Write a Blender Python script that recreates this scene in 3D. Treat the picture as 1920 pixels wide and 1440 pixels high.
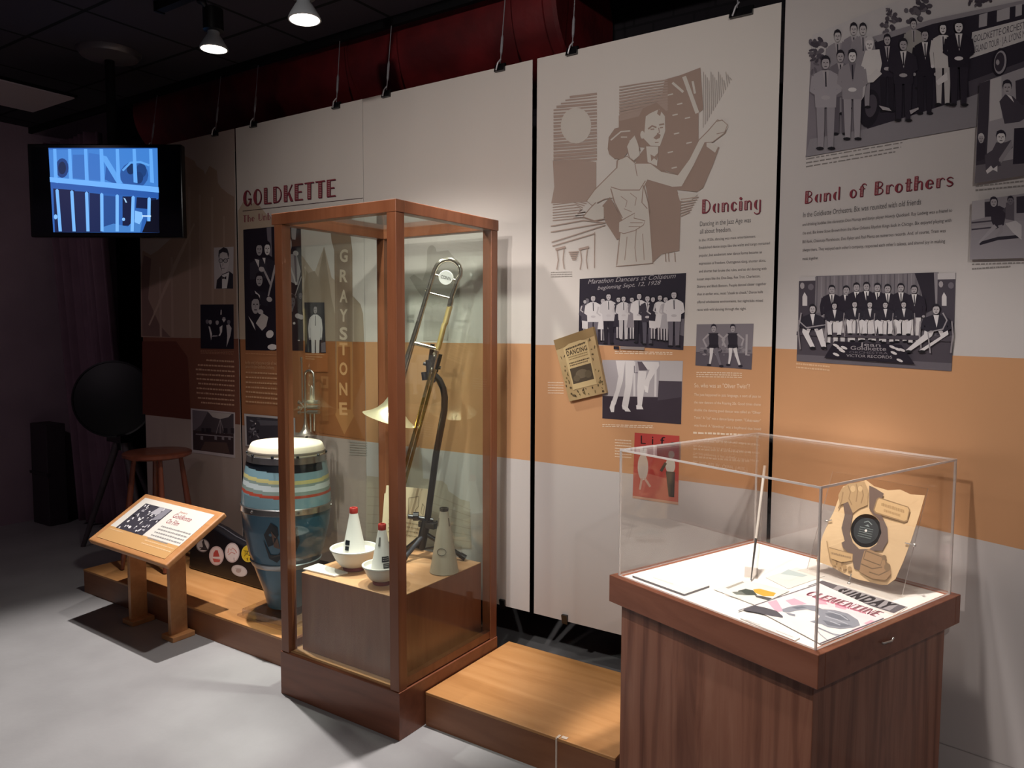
import bpy, bmesh, math, random
from mathutils import Vector, Matrix
random.seed(7)
PI = math.pi
sc = bpy.context.scene
for o in list(bpy.data.objects): bpy.data.objects.remove(o)
COL = sc.collection

# ------------------------------------------------------------------ camera
YAW, PITCH, ROLL, F, EYE = -0.59015191, -0.07137416, 0.00386133, 1415.86, 1.55
def cam_basis():
    cy, sy, cp, sp = math.cos(YAW), math.sin(YAW), math.cos(PITCH), math.sin(PITCH)
    f = Vector((sy*cp, cy*cp, sp)); r = Vector((cy, -sy, 0)); u = r.cross(f)
    return math.cos(ROLL)*r+math.sin(ROLL)*u, -math.sin(ROLL)*r+math.cos(ROLL)*u, f
CR, CU, CF = cam_basis()
CP = Vector((0, 0, EYE))
cd = bpy.data.cameras.new('camera'); cam = bpy.data.objects.new('camera', cd); COL.objects.link(cam)
cd.sensor_width = 36; cd.sensor_fit = 'HORIZONTAL'; cd.lens = F/1920*36; cd.clip_start = .02
cam.matrix_world = Matrix(((CR.x, CU.x, -CF.x, CP.x), (CR.y, CU.y, -CF.y, CP.y), (CR.z, CU.z, -CF.z, CP.z), (0, 0, 0, 1)))
sc.camera = cam

# ------------------------------------------------------------------ view, world, lamps
sc.view_settings.view_transform = 'Standard'; sc.view_settings.look = 'None'
sc.view_settings.gamma = 1; sc.view_settings.use_curve_mapping = False
sc.view_settings.exposure = 0.0
sc.cycles.transparent_max_bounces = 32
w = bpy.data.worlds.new('world'); sc.world = w; w.use_nodes = True
w.node_tree.nodes['Background'].inputs[0].default_value = (.37, .275, .375, 1)
w.node_tree.nodes['Background'].inputs[1].default_value = .085
WARM = (1.0, .95, .905)
def spot(name, loc, tgt, watts, size, blend=.6, rad=.045, col=WARM):
    l = bpy.data.lights.new(name, 'SPOT'); l.energy = watts; l.spot_size = math.radians(size); l.spot_blend = blend
    l.shadow_soft_size = rad; l.color = col
    o = bpy.data.objects.new(name, l); COL.objects.link(o); o.location = loc
    o.rotation_euler = (Vector(tgt)-Vector(loc)).to_track_quat('-Z', 'Y').to_euler()
    return o
# the first two are the track lamps in view, the next three lamps out of frame, the last five unseen fills added for brightness
spot('track_or_fill_beam', (-3.20, 2.25, 2.80), (-3.05, 1.75, 0), 340, 62, .6, .022)
spot('track_or_fill_beam', (-2.40, 2.10, 2.71), (-2.25, 1.9, 0), 100, 125, .9)
spot('track_or_fill_beam', (-1.80, 2.42, 2.98), (-2.2, 2.33, .5), 380, 36, .7)
spot('track_or_fill_beam', (-.60, 2.20, 2.95), (-.566, 2.30, .785), 330, 31, .3)
spot('track_or_fill_beam', (-.96, .80, 2.78), (-.35, 2.3, .8), 80, 56, .6, .03)
spot('track_or_fill_beam', (-1.0, .2, 2.95), (-2.02, 2.8, 1.25), 150, 34, .8)  # unseen narrow beam added to brighten the banner behind the case
spot('track_or_fill_beam', (-1.9, .3, 2.95), (-1.9, .9, 0), 26, 90, 1)  # added floor fill with no visible source
spot('track_or_fill_beam', (-1.2, -.5, 2.95), (-1.9, 2.85, 1.75), 150, 68, 1)  # unseen front fill aimed at the banners
spot('track_or_fill_beam', (-4.0, -.4, 2.95), (-6.2, 2.6, 1.3), 36, 75, 1, .06, (1, .80, .90))  # dim pink fill added to lift the dark left wall and curtain
spot('track_or_fill_beam', (.9, -.4, 2.95), (-.2, 2.6, 1.8), 88, 80, 1)  # unseen front fill added for the right-hand banners

# ------------------------------------------------------------------ measuring: sight line of a photo point onto a real surface
def ray(px, py): return (CF*F+CR*(px-960)-CU*(py-720)).normalized()
def on_plane(px, py, o, n):
    d = ray(px, py); return CP+d*((Vector(o)-CP).dot(n)/d.dot(n))
def on_y(px, py, y): return on_plane(px, py, (0, y, 0), Vector((0, 1, 0)))
def on_z(px, py, z): return on_plane(px, py, (0, 0, z), Vector((0, 0, 1)))

# ------------------------------------------------------------------ materials
def lin(c):
    if isinstance(c, str):
        c = c.lstrip('#'); c = [int(c[i:i+2], 16)/255 for i in (0, 2, 4)]
        c = [x/12.92 if x <= .04045 else ((x+.055)/1.055)**2.4 for x in c]
    return (c[0], c[1], c[2], 1)
MATS = {}
def mat(name, col='#808080', rough=.5, metal=0., spec=.5, emit=None, es=1., coat=0.):
    if name in MATS: return MATS[name]
    m = bpy.data.materials.new(name); m.use_nodes = True; b = m.node_tree.nodes['Principled BSDF']
    b.inputs['Base Color'].default_value = lin(col); b.inputs['Roughness'].default_value = rough
    b.inputs['Metallic'].default_value = metal; b.inputs['Specular IOR Level'].default_value = spec
    b.inputs['Coat Weight'].default_value = coat
    if emit: b.inputs['Emission Color'].default_value = lin(emit); b.inputs['Emission Strength'].default_value = es
    MATS[name] = m; return m
def nd(m, t, **kw):
    n = m.node_tree.nodes.new(t)
    for k, v in kw.items(): setattr(n, k, v)
    return n
def ln(m, a, b): m.node_tree.links.new(a, b)
def bsdf(m): return m.node_tree.nodes['Principled BSDF']
def coords(m, scale, rot=(0, 0, 0)):
    tc = nd(m, 'ShaderNodeTexCoord'); mp = nd(m, 'ShaderNodeMapping')
    mp.inputs['Scale'].default_value = scale; mp.inputs['Rotation'].default_value = rot
    ln(m, tc.outputs['Object'], mp.inputs['Vector']); return mp.outputs['Vector']
def ramp(m, fac, stops):
    r = nd(m, 'ShaderNodeValToRGB'); e = r.color_ramp.elements
    while len(e) < len(stops): e.new(.5)
    for i, (p, c) in enumerate(stops): e[i].position = p; e[i].color = lin(c)
    ln(m, fac, r.inputs['Fac']); return r.outputs['Color']
def wood(name, c0, c1, c2, scale=(14, 14, 1.2), rough=.42, dist=1.5, coat=.15):
    m = mat(name, c1, rough, coat=coat); v = coords(m, scale)
    n = nd(m, 'ShaderNodeTexNoise'); n.inputs['Scale'].default_value = 1.6; n.inputs['Detail'].default_value = 7
    n.inputs['Roughness'].default_value = .6; n.inputs['Distortion'].default_value = dist
    ln(m, v, n.inputs['Vector'])
    ln(m, ramp(m, n.outputs['Fac'], [(.3, c0), (.5, c1), (.72, c2)]), bsdf(m).inputs['Base Color'])
    return m
def noisy(name, c0, c1, scale=6, rough=.6, bump=0., bscale=60, stretch=(1, 1, 1), **kw):
    m = mat(name, c0, rough, **kw); v = coords(m, stretch)
    n = nd(m, 'ShaderNodeTexNoise'); n.inputs['Scale'].default_value = scale; n.inputs['Detail'].default_value = 5
    ln(m, v, n.inputs['Vector'])
    ln(m, ramp(m, n.outputs['Fac'], [(.35, c0), (.65, c1)]), bsdf(m).inputs['Base Color'])
    if bump:
        n2 = nd(m, 'ShaderNodeTexNoise'); n2.inputs['Scale'].default_value = bscale; ln(m, v, n2.inputs['Vector'])
        b = nd(m, 'ShaderNodeBump'); b.inputs['Strength'].default_value = bump; b.inputs['Distance'].default_value = .02
        ln(m, n2.outputs['Fac'], b.inputs['Height']); ln(m, b.outputs['Normal'], bsdf(m).inputs['Normal'])
    return m
def pane_mat(name, tint, f0=.04, rough=0.0, haze=0.):
    # thin clear sheet: Schlick reflection over straight-through transmission
    m = bpy.data.materials.new(name); m.use_nodes = True; nt = m.node_tree
    nt.nodes.remove(bsdf(m)); out = nt.nodes['Material Output']
    lw = nd(m, 'ShaderNodeLayerWeight'); lw.inputs['Blend'].default_value = .5
    p = nd(m, 'ShaderNodeMath', operation='POWER'); p.inputs[1].default_value = 5
    a = nd(m, 'ShaderNodeMath', operation='MULTIPLY_ADD'); a.inputs[1].default_value = 1-f0; a.inputs[2].default_value = f0
    ln(m, lw.outputs['Facing'], p.inputs[0]); ln(m, p.outputs[0], a.inputs[0])
    t = nd(m, 'ShaderNodeBsdfTransparent'); t.inputs[0].default_value = lin(tint)
    g = nd(m, 'ShaderNodeBsdfGlossy'); g.inputs['Roughness'].default_value = rough
    mx = nd(m, 'ShaderNodeMixShader'); ln(m, a.outputs[0], mx.inputs[0]); ln(m, g.outputs[0], mx.inputs[2])
    if haze:
        d = nd(m, 'ShaderNodeBsdfDiffuse'); d.inputs[0].default_value = (.9, .88, .86, 1)
        h = nd(m, 'ShaderNodeMixShader'); h.inputs[0].default_value = haze
        ln(m, t.outputs[0], h.inputs[1]); ln(m, d.outputs[0], h.inputs[2]); ln(m, h.outputs[0], mx.inputs[1])
    else: ln(m, t.outputs[0], mx.inputs[1])
    ln(m, mx.outputs[0], out.inputs[0]); MATS[name] = m; return m
def ink(c):
    n = 'ink_'+c.lstrip('#')
    return MATS[n] if n in MATS else mat(n, c, .62, spec=.25)

# ------------------------------------------------------------------ mesh building
XF = {}
class MB:
    def __init__(s): s.v = []; s.f = []; s.m = []; s.mats = []
    def mi(s, m):
        if m not in s.mats: s.mats.append(m)
        return s.mats.index(m)
    def add(s, vs, fs, m):
        b = len(s.v); k = s.mi(m); s.v += [Vector(p) for p in vs]
        for f in fs: s.f.append([b+i for i in f]); s.m.append(k)
    def poly(s, pts, m): s.add(pts, [list(range(len(pts)))], m)
    def box(s, lo, hi, m, M=None):
        (a, b, c), (d, e, f) = lo, hi
        vs = [Vector(p) for p in ((a, b, c), (d, b, c), (d, e, c), (a, e, c), (a, b, f), (d, b, f), (d, e, f), (a, e, f))]
        if M: vs = [M @ p for p in vs]
        s.add(vs, [(0, 3, 2, 1), (4, 5, 6, 7), (0, 1, 5, 4), (1, 2, 6, 5), (2, 3, 7, 6), (3, 0, 4, 7)], m)
    def prism(s, pts, vec, m, M=None):
        n = len(pts); vec = Vector(vec); p = [Vector(q) for q in pts]; q = [a+vec for a in p]
        if M: p = [M @ a for a in p]; q = [M @ a for a in q]
        s.add(p+q, [list(range(n))[::-1], [n+i for i in range(n)]]+[(i, (i+1) % n, n+(i+1) % n, n+i) for i in range(n)], m)
    def tube(s, path, r, m, n=12, cap=True):
        path = [Vector(p) for p in path]; rs = r if isinstance(r, (list, tuple)) else [r]*len(path)
        t0 = (path[1]-path[0]).normalized(); a = t0.orthogonal().normalized(); rings = []
        for i, p in enumerate(path):
            t = ((path[min(i+1, len(path)-1)]-path[i]).normalized()+(path[i]-path[max(i-1, 0)]).normalized())
            t = t.normalized() if t.length > 1e-6 else t0
            a = (a-t*a.dot(t)).normalized(); b = t.cross(a)
            rings.append([p+(a*math.cos(2*PI*k/n)+b*math.sin(2*PI*k/n))*rs[i] for k in range(n)])
        vs = [q for R in rings for q in R]
        fs = [(i*n+k, i*n+(k+1) % n, (i+1)*n+(k+1) % n, (i+1)*n+k) for i in range(len(path)-1) for k in range(n)]
        if cap: fs += [list(range(n))[::-1], [len(vs)-n+k for k in range(n)]]
        s.add(vs, fs, m)
    def lathe(s, prof, m, M=None, n=32, cap=(True, True), mats=None):
        vs = []; 
        for r, z in prof: vs += [Vector((r*math.cos(2*PI*k/n), r*math.sin(2*PI*k/n), z)) for k in range(n)]
        if M: vs = [M @ p for p in vs]
        b = len(s.v); s.v += vs
        for i in range(len(prof)-1):
            for k in range(n):
                s.f.append([b+i*n+k, b+i*n+(k+1) % n, b+(i+1)*n+(k+1) % n, b+(i+1)*n+k])
                mm = mats(i, k/n) if mats else m
                s.m.append(s.mi(mm))
        if cap[0]: s.f.append([b+k for k in range(n)][::-1]); s.m.append(s.mi(m))
        if cap[1]: s.f.append([b+(len(prof)-1)*n+k for k in range(n)]); s.m.append(s.mi(m))
    def build(s, name, parent=None, smooth=None, bevel=0, seg=2):
        me = bpy.data.meshes.new(name)
        M = XF[parent.name].inverted() if parent else Matrix.Identity(4)
        me.from_pydata([M @ p for p in s.v], [], s.f)
        for m in s.mats: me.materials.append(m)
        me.polygons.foreach_set('material_index', s.m)
        if smooth:
            me.polygons.foreach_set('use_smooth', [True]*len(me.polygons)); me.set_sharp_from_angle(angle=math.radians(smooth))
        me.update(); me.validate()
        o = bpy.data.objects.new(name, me); COL.objects.link(o)
        if parent: o.parent = parent; XF[o.name] = XF[parent.name]
        else: XF[o.name] = Matrix.Identity(4)
        if bevel:
            b = o.modifiers.new('bevel', 'BEVEL'); b.width = bevel; b.segments = seg; b.limit_method = 'ANGLE'
        return o
def tag(o, label, cat, group=None, kind=None):
    o['label'] = label; o['category'] = cat
    if group: o['group'] = group
    if kind: o['kind'] = kind
    return o
def thing(name, label, cat, loc, rz=0, group=None):
    o = bpy.data.objects.new(name, None); COL.objects.link(o); o.empty_display_size = .1
    o.location = loc; o.rotation_euler = (0, 0, rz); XF[o.name] = Matrix.Translation(Vector(loc)) @ Matrix.Rotation(rz, 4, 'Z')
    return tag(o, label, cat, group)
def struct(name, mb, label=None, **k):
    o = mb.build(name, None, **k); o['kind'] = 'structure'
    if label: o['label'] = label
    return o
def frame(o, x, y, z=None):   # matrix from axes
    x = Vector(x).normalized(); y = Vector(y).normalized(); z = Vector(z).normalized() if z else x.cross(y)
    return Matrix(((x.x, y.x, z.x, o[0]), (x.y, y.y, z.y, o[1]), (x.z, y.z, z.z, o[2]), (0, 0, 0, 1)))
def along(a, b):              # frame with +Z from a to b
    a = Vector(a); z = (Vector(b)-a).normalized(); x = z.orthogonal().normalized(); return frame(a, x, z.cross(x), z)

# ------------------------------------------------------------------ flat printing on a surface
TXT = {}
def glyphs(s, shear=0, bold=0):
    k = (s, shear, bold)
    if k not in TXT:
        c = bpy.data.curves.new('lettering', 'FONT'); c.body = s; c.size = 1; c.resolution_u = 3; c.shear = shear; c.offset = bold; c.space_character = 1+5*bold
        o = bpy.data.objects.new('lettering', c); me = bpy.data.meshes.new_from_object(o)
        vs = [tuple(v.co[:2]) for v in me.vertices]; fs = [list(p.vertices) for p in me.polygons]
        bpy.data.objects.remove(o); bpy.data.curves.remove(c); bpy.data.meshes.remove(me)
        TXT[k] = (vs, fs)
    return TXT[k]
CAPH = .69
class Art:
    """draws layered ink shapes on a plane; points are photo points carried onto the plane, or plane points after local()"""
    def __init__(s, o, n, parent, lift=.0012, step=.00003):
        s.o = Vector(o); s.n = Vector(n).normalized(); s.parent = parent; s.l0 = s.l = lift; s.st = step; s.T = None; s.mb = MB()
    def zoom(s, ox=0, oy=0, k=1): s.z = (ox, oy, k); s.T = lambda x, y: on_plane(ox+x*k, oy+y*k, s.o, s.n); return s
    def quad(s, tl, tr, br, bl):   # unit square (y down) onto four points
        P = [Vector(p) for p in (tl, tr, br, bl)]
        s.T = lambda x, y: (P[0]*(1-x)+P[1]*x)*(1-y)+(P[3]*(1-x)+P[2]*x)*y; return s
    def P(s, x, y): return s.T(x, y)+s.n*s.l
    def up(s): s.l += s.st
    def poly(s, pts, c):
        s.up(); s.mb.poly([s.P(*p) for p in pts], ink(c) if isinstance(c, str) else c); return s
    def ell(s, x, y, rx, ry, c, n=16, a=0):
        ca, sa = math.cos(a), math.sin(a)
        return s.poly([(x+rx*math.cos(t)*ca-ry*math.sin(t)*sa, y+rx*math.cos(t)*sa+ry*math.sin(t)*ca) for t in [2*PI*i/n for i in range(n)]], c)
    def line(s, pts, w, c, w1=None):
        L, R = [], []; n = len(pts)
        for i, (x, y) in enumerate(pts):
            a, b = pts[max(i-1, 0)], pts[min(i+1, n-1)]; dx, dy = b[0]-a[0], b[1]-a[1]; d = math.hypot(dx, dy) or 1
            h = (w if w1 is None else w+(w1-w)*i/max(n-1, 1))/2
            L.append((x-dy/d*h, y+dx/d*h)); R.append((x+dy/d*h, y-dx/d*h))
        s.up(); m = ink(c) if isinstance(c, str) else c
        s.mb.add([s.P(*p) for p in L+R], [(i, i+1, n+i+1, n+i) for i in range(n-1)], m); return s
    def rect(s, x0, y0, x1, y1, c): return s.poly([(x0, y0), (x1, y0), (x1, y1), (x0, y1)], c)
    def text(s, t, p0, p1, h, c, shear=0, bold=0):   # baseline p0..p1, capital height h (drawing units)
        vs, fs = glyphs(t, shear, bold)
        if not vs: return s
        s.up(); x0 = min(v[0] for v in vs); x1 = max(v[0] for v in vs)
        A = s.P(*p0); B = s.P(*p1); H = s.P(p0[0], p0[1]-h); up = (H-A)
        uu = (B-A)
        if not shear: up = up-uu*(up.dot(uu)/uu.dot(uu))
        s.mb.add([A+uu*((v[0]-x0)/(x1-x0))+up*(v[1]/CAPH) for v in vs], fs, ink(c) if isinstance(c, str) else c); return s
    def greek(s, p0, p1, h, c, seed=0):      # a line of print too small to read
        r = random.Random(seed+int(p0[1]*7)); x = 0.; 
        while x < 1:
            wd = r.uniform(.03, .09)*min(1, 60*abs(h)/max(1e-6, abs(p1[0]-p0[0]))+.4); e = min(1, x+wd)
            q = lambda t, d: (p0[0]+(p1[0]-p0[0])*t, p0[1]+(p1[1]-p0[1])*t-d)
            s.poly([q(x, 0), q(e, 0), q(e, h*r.uniform(.75, 1)), q(x, h*r.uniform(.75, 1))], c); s.l -= s.st
            x = e+.012+.006*r.random()
        s.up(); return s
    def deco(s, t, p0, p1, h, c, shade=None, caps=False):
        A = s.P(*p0); B = s.P(*p1); H = s.P(p0[0], p0[1]-h); uu = B-A; up = H-A; up = up-uu*(up.dot(uu)/uu.dot(uu))
        pos = 0; sh = []; s.l_at = s.l
        for ch in t:
            g, adv = deco_glyph(ch)
            for kind, poly in g: sh.append((kind, [(x+pos, y) for x, y in poly]))
            pos += adv+.07
        wd = max(x for k, p in sh for x, y in p)
        for col, dx, dy in ([(shade, .05, -.04)] if shade else [])+[(c, 0, 0)]:
            s.up(); lift = s.n*(s.l-s.l_at)
            for k, p in sh: s.mb.poly([A+uu*((x+dx)/wd)+up*(y+dy)+lift for x, y in p], ink(col))
        s.up(); lift = s.n*(s.l-s.l_at)
        for k, p in sh:
            if k == 'fat' and len(p) == 4:
                x0, x1 = min(q[0] for q in p), max(q[0] for q in p); y0, y1 = min(q[1] for q in p), max(q[1] for q in p)
                if (x1-x0) < .33 and abs(p[0][0]-p[3][0]) < 1e-6:
                    for i in range(1, 9):
                        yy = y0+(y1-y0)*i/9
                        s.mb.poly([A+uu*(x/wd)+up*y+lift for x, y in rc(x0+.09, yy-.016, x1-.03, yy+.016)], ink('#b59a98'))
        return s
    def done(s, name, label=None, keep=False):
        o = s.mb.build(name, s.parent); s.mb = MB()
        if keep: s.l0 = s.l
        s.l = s.l0
        if label: o['label'] = label
        return o
def arcp(cx, cy, rx, ry, a0, a1, n=10):
    return [(cx+rx*math.cos(math.radians(a0+(a1-a0)*i/n)), cy+ry*math.sin(math.radians(a0+(a1-a0)*i/n))) for i in range(n+1)]
def ring(cx, cy, rx, ry, ix, iy, a0, a1): return arcp(cx, cy, rx, ry, a0, a1)+arcp(cx, cy, ix, iy, a1, a0)
def rc(x0, y0, x1, y1): return [(x0, y0), (x1, y0), (x1, y1), (x0, y1)]
def deco_glyph(ch):
    """fat-and-thin show lettering: one fat stem or half bowl, the rest hairline"""
    T, N = 'fat', 'thin'; X = .64; g = []
    def stem(x0, y0, x1, y1):
        g.append((T, rc(x0, y0, x1, y1)))
    def fat_o(cx, cy, rx, ry, a0=90, a1=270): g.append((T, ring(cx, cy, rx, ry, rx*.28, ry*.93, a0, a1)))
    def thin_o(cx, cy, rx, ry, a0, a1): g.append((N, ring(cx, cy, rx, ry, rx-.1, ry-.085, a0, a1)))
    adv = .8
    if ch == ' ': return [], .55
    if ch in 'OG':
        fat_o(.42, .5, .4, .5)
        if ch == 'O': thin_o(.42, .5, .4, .5, -90, 90)
        else: thin_o(.42, .5, .38, .5, 25, 90); thin_o(.42, .5, .38, .5, -90, -20); g += [(N, rc(.5, .4, .84, .46)), (N, rc(.74, .05, .81, .46))]
        adv = .93
    elif ch == 'L': stem(.04, 0, .34, 1); g.append((N, rc(.34, 0, .74, .07))); adv = .8
    elif ch == 'D': stem(.04, 0, .32, 1); g.append((N, ring(.32, .5, .48, .5, .40, .43, -90, 90))); adv = .9
    elif ch == 'K': stem(.04, 0, .34, 1); g += [(N, [(.34, .4), (.74, 1), (.82, 1), (.38, .36)]), (T, [(.42, .5), (.62, 0), (.86, 0), (.5, .64)])]; adv = .9
    elif ch == 'E': stem(.04, 0, .34, 1); g += [(N, rc(.34, 0, .76, .07)), (N, rc(.34, .47, .66, .54)), (N, rc(.34, .93, .76, 1))]; adv = .82
    elif ch == 'T': stem(.26, 0, .56, .93); g.append((N, rc(.02, .93, .82, 1))); adv = .86
    elif ch == 'B': stem(.04, 0, .32, 1); g += [(N, ring(.32, .76, .34, .24, .27, .18, -90, 90)), (N, ring(.32, .27, .4, .27, .33, .21, -90, 90))]; adv = .84
    elif ch == 'C': fat_o(.42, .5, .4, .5); thin_o(.42, .5, .38, .5, 30, 90); thin_o(.42, .5, .38, .5, -90, -30); adv = .88
    elif ch == 'I': stem(.04, 0, .34, 1); adv = .44
    elif ch == 'N': stem(.04, 0, .3, 1); g += [(N, [(.3, 1), (.72, 0), (.8, 0), (.8, .08), (.38, 1)]), (N, rc(.74, 0, .8, 1))]; adv = .88
    elif ch == 'M': stem(.04, 0, .28, 1); g += [(N, [(.28, 1), (.52, .2), (.58, .2), (.36, 1)]), (N, [(.52, .2), (.74, 1), (.82, 1), (.58, .2)]), (T, rc(.76, 0, 1.0, 1))]; adv = 1.1
    elif ch == 'o': fat_o(.32, .32, .3, .33); thin_o(.32, .32, .3, .33, -90, 90); adv = .72
    elif ch == 'c': fat_o(.32, .32, .3, .33); thin_o(.32, .32, .28, .33, 30, 90); thin_o(.32, .32, .28, .33, -90, -30); adv = .66
    elif ch == 'e': fat_o(.32, .32, .3, .33); thin_o(.32, .32, .28, .33, 0, 90); thin_o(.32, .32, .28, .33, -90, -35); g.append((N, rc(.3, .3, .6, .36))); adv = .7
    elif ch == 'a': fat_o(.34, .32, .3, .33); g.append((N, rc(.5, 0, .62, X))); adv = .76
    elif ch == 'd': fat_o(.34, .32, .3, .33); g.append((N, rc(.5, 0, .62, 1))); adv = .76
    elif ch == 'g': fat_o(.34, .32, .3, .33); g.append((N, rc(.5, -.2, .62, X))); g.append((N, ring(.32, -.2, .26, .16, .18, .1, -180, 0))); adv = .72
    elif ch == 'n': stem(.04, 0, .3, X); g += [(N, ring(.45, .4, .21, .25, .11, .17, 0, 150)), (N, rc(.54, 0, .66, .42))]; adv = .76
    elif ch == 'h': stem(.04, 0, .3, 1); g += [(N, ring(.45, .4, .21, .25, .11, .17, 0, 150)), (N, rc(.54, 0, .66, .42))]; adv = .76
    elif ch == 'b': stem(.04, 0, .3, 1); g.append((N, ring(.34, .32, .3, .33, .2, .25, -110, 110))); adv = .72
    elif ch == 'i': stem(.04, 0, .3, X); g.append((T, arcp(.17, .84, .12, .1, 0, 360, 12))); adv = .4
    elif ch == 'r': stem(.04, 0, .3, X); g.append((N, ring(.44, .42, .18, .24, .11, .18, 20, 150))); adv = .62
    elif ch == 't': stem(.12, 0, .38, .9); g += [(N, rc(.0, .58, .5, .64)), (N, ring(.4, .12, .16, .13, .1, .07, -110, 0))]; adv = .58
    elif ch == 'f': stem(.12, 0, .38, .8); g += [(N, rc(.0, .58, .5, .64)), (N, ring(.42, .78, .22, .22, .15, .15, 20, 180))]; adv = .58
    elif ch == 's': g += [(N, ring(.28, .48, .22, .17, .16, .11, 20, 200)), (T, [(.06, .5), (.2, .36), (.42, .28), (.52, .14), (.4, .28), (.16, .40)]), (T, [(.05, .52), (.12, .34), (.5, .12), (.46, .3)]), (N, ring(.28, .17, .23, .18, .17, .12, -160, 20))]; adv = .6
    elif ch == 'U': stem(.04, .25, .34, 1); g += [(N, rc(.72, .25, .79, 1)), (N, ring(.415, .3, .375, .3, .3, .24, 180, 360))]; adv = .9
    else: stem(.04, 0, .3, X)
    return g, adv
# ------------------------------------------------------------------ printed people
def face(A, x, y, rx, ry, skin, hair, ink2='#3a3238', big=False):
    A.ell(x, y-ry*.25, rx*1.12, ry*.95, hair, 12); A.ell(x, y+ry*.08, rx*.92, ry*.95, skin, 14)
    A.poly([(x-rx*1.0, y-ry*.25), (x-rx*.9, y-ry*.95), (x+rx*.3, y-ry*1.1), (x+rx, y-ry*.7), (x+rx*.95, y-ry*.3), (x+rx*.5, y-ry*.6), (x-rx*.4, y-ry*.6)], hair)
    for d in (-.38, .38): A.line([(x+d*rx-rx*.18, y-ry*.02), (x+d*rx+rx*.2, y-ry*.02)], ry*.14, ink2)
    A.line([(x+rx*.02, y+ry*.02), (x+rx*.08, y+ry*.35)], rx*.12, '#8d8286'); A.line([(x-rx*.3, y+ry*.58), (x+rx*.32, y+ry*.58)], ry*.12, ink2)
def man(A, x, y0, y1, jk='#2a2630', pt=None, sh='#c9c3c4', sk='#b8b0b2', hr='#26222a', W=1., hands='front', tie='#2a2630'):
    H = y1-y0; pt = pt or jk; k = H*W
    for sx in (-1, 1):
        A.poly([(x+sx*.012*k, y0+.5*H), (x+sx*.105*k, y0+.5*H), (x+sx*.095*k, y0+.75*H), (x+sx*.085*k, y1-.02*H), (x+sx*.025*k, y1-.02*H), (x+sx*.015*k, y0+.75*H)], pt)
        A.ell(x+sx*.065*k, y1-.015*H, .045*k, .018*H, '#1b181e', 8)
    A.poly([(x-.05*k, y0+.155*H), (x+.05*k, y0+.155*H), (x+.135*k, y0+.2*H), (x+.125*k, y0+.35*H), (x+.115*k, y0+.55*H), (x-.115*k, y0+.55*H), (x-.125*k, y0+.35*H), (x-.135*k, y0+.2*H)], jk)
    A.poly([(x-.04*k, y0+.155*H), (x+.04*k, y0+.155*H), (x+.005*k, y0+.36*H)], sh)
    A.line([(x, y0+.17*H), (x+.004*k, y0+.33*H)], .016*k, tie)
    for sx in (-1, 1):
        e = (x+sx*.155*k, y0+.37*H); h = (x+sx*(.05 if hands == 'front' else .14)*k, y0+(.44 if hands == 'front' else .53)*H)
        A.line([(x+sx*.125*k, y0+.22*H), e, h], .062*k, jk, .045*k); A.ell(h[0], h[1], .024*k, .022*H, sk if hands == 'side' else jk, 8)
    if hands == 'front': A.ell(x, y0+.445*H, .05*k, .024*H, sk, 10)
    face(A, x, y0+.075*H, .047*k, .068*H, sk, hr)
def lady(A, x, y0, y1, dr='#c9c3c4', sk='#b8b0b2', hr='#26222a', W=1.):
    H = y1-y0; k = H*W
    for sx in (-1, 1): A.line([(x+sx*.03*k, y0+.6*H), (x+sx*.03*k, y1-.02*H)], .045*k, sk, .025*k); A.ell(x+sx*.035*k, y1-.015*H, .035*k, .015*H, '#1b181e', 8)
    A.poly([(x-.1*k, y0+.2*H), (x-.04*k, y0+.17*H), (x+.04*k, y0+.17*H), (x+.1*k, y0+.2*H), (x+.08*k, y0+.42*H), (x+.12*k, y0+.72*H), (x-.12*k, y0+.72*H), (x-.08*k, y0+.42*H)], dr)
    for sx in (-1, 1): A.line([(x+sx*.095*k, y0+.22*H), (x+sx*.13*k, y0+.36*H), (x+sx*.05*k, y0+.42*H)], .04*k, sk, .03*k)
    face(A, x, y0+.085*H, .048*k, .065*H, sk, hr)
def seated(A, x, y0, y1, jk='#2d2933', pt='#d2cccd', sk='#b8b0b2', hr='#26222a', W=1., lean=0):
    H = y1-y0; k = H*W
    A.line([(x-.28*k, y0+.35*H), (x-.3*k, y0+.62*H), (x-.26*k, y1)], .03*k, '#8a8286'); A.line([(x+.28*k, y0+.35*H), (x+.3*k, y0+.62*H), (x+.26*k, y1)], .03*k, '#8a8286')
    for sx in (-1, 1):
        A.poly([(x+sx*.02*k, y0+.5*H), (x+sx*.2*k, y0+.48*H), (x+sx*.22*k, y0+.62*H), (x+(sx*.17+lean)*k, y1-.05*H), (x+(sx*.07+lean)*k, y1-.05*H), (x+sx*.08*k, y0+.66*H)], pt)
        A.ell(x+(sx*.12+lean)*k, y1-.03*H, .07*k, .03*H, '#1b181e', 8)
    A.poly([(x-.07*k, y0+.22*H), (x+.07*k, y0+.22*H), (x+.21*k, y0+.28*H), (x+.19*k, y0+.55*H), (x-.19*k, y0+.55*H), (x-.21*k, y0+.28*H)], jk)
    A.poly([(x-.05*k, y0+.22*H), (x+.05*k, y0+.22*H), (x+.01*k, y0+.48*H)], '#d5cfd0')
    for sx in (-1, 1):
        A.line([(x+sx*.19*k, y0+.3*H), (x+sx*.25*k, y0+.48*H), (x+sx*.1*k, y0+.56*H)], .085*k, jk, .06*k); A.ell(x+sx*.09*k, y0+.57*H, .035*k, .03*H, sk, 8)
    face(A, x, y0+.105*H, .066*k, .098*H, sk, hr)

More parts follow.
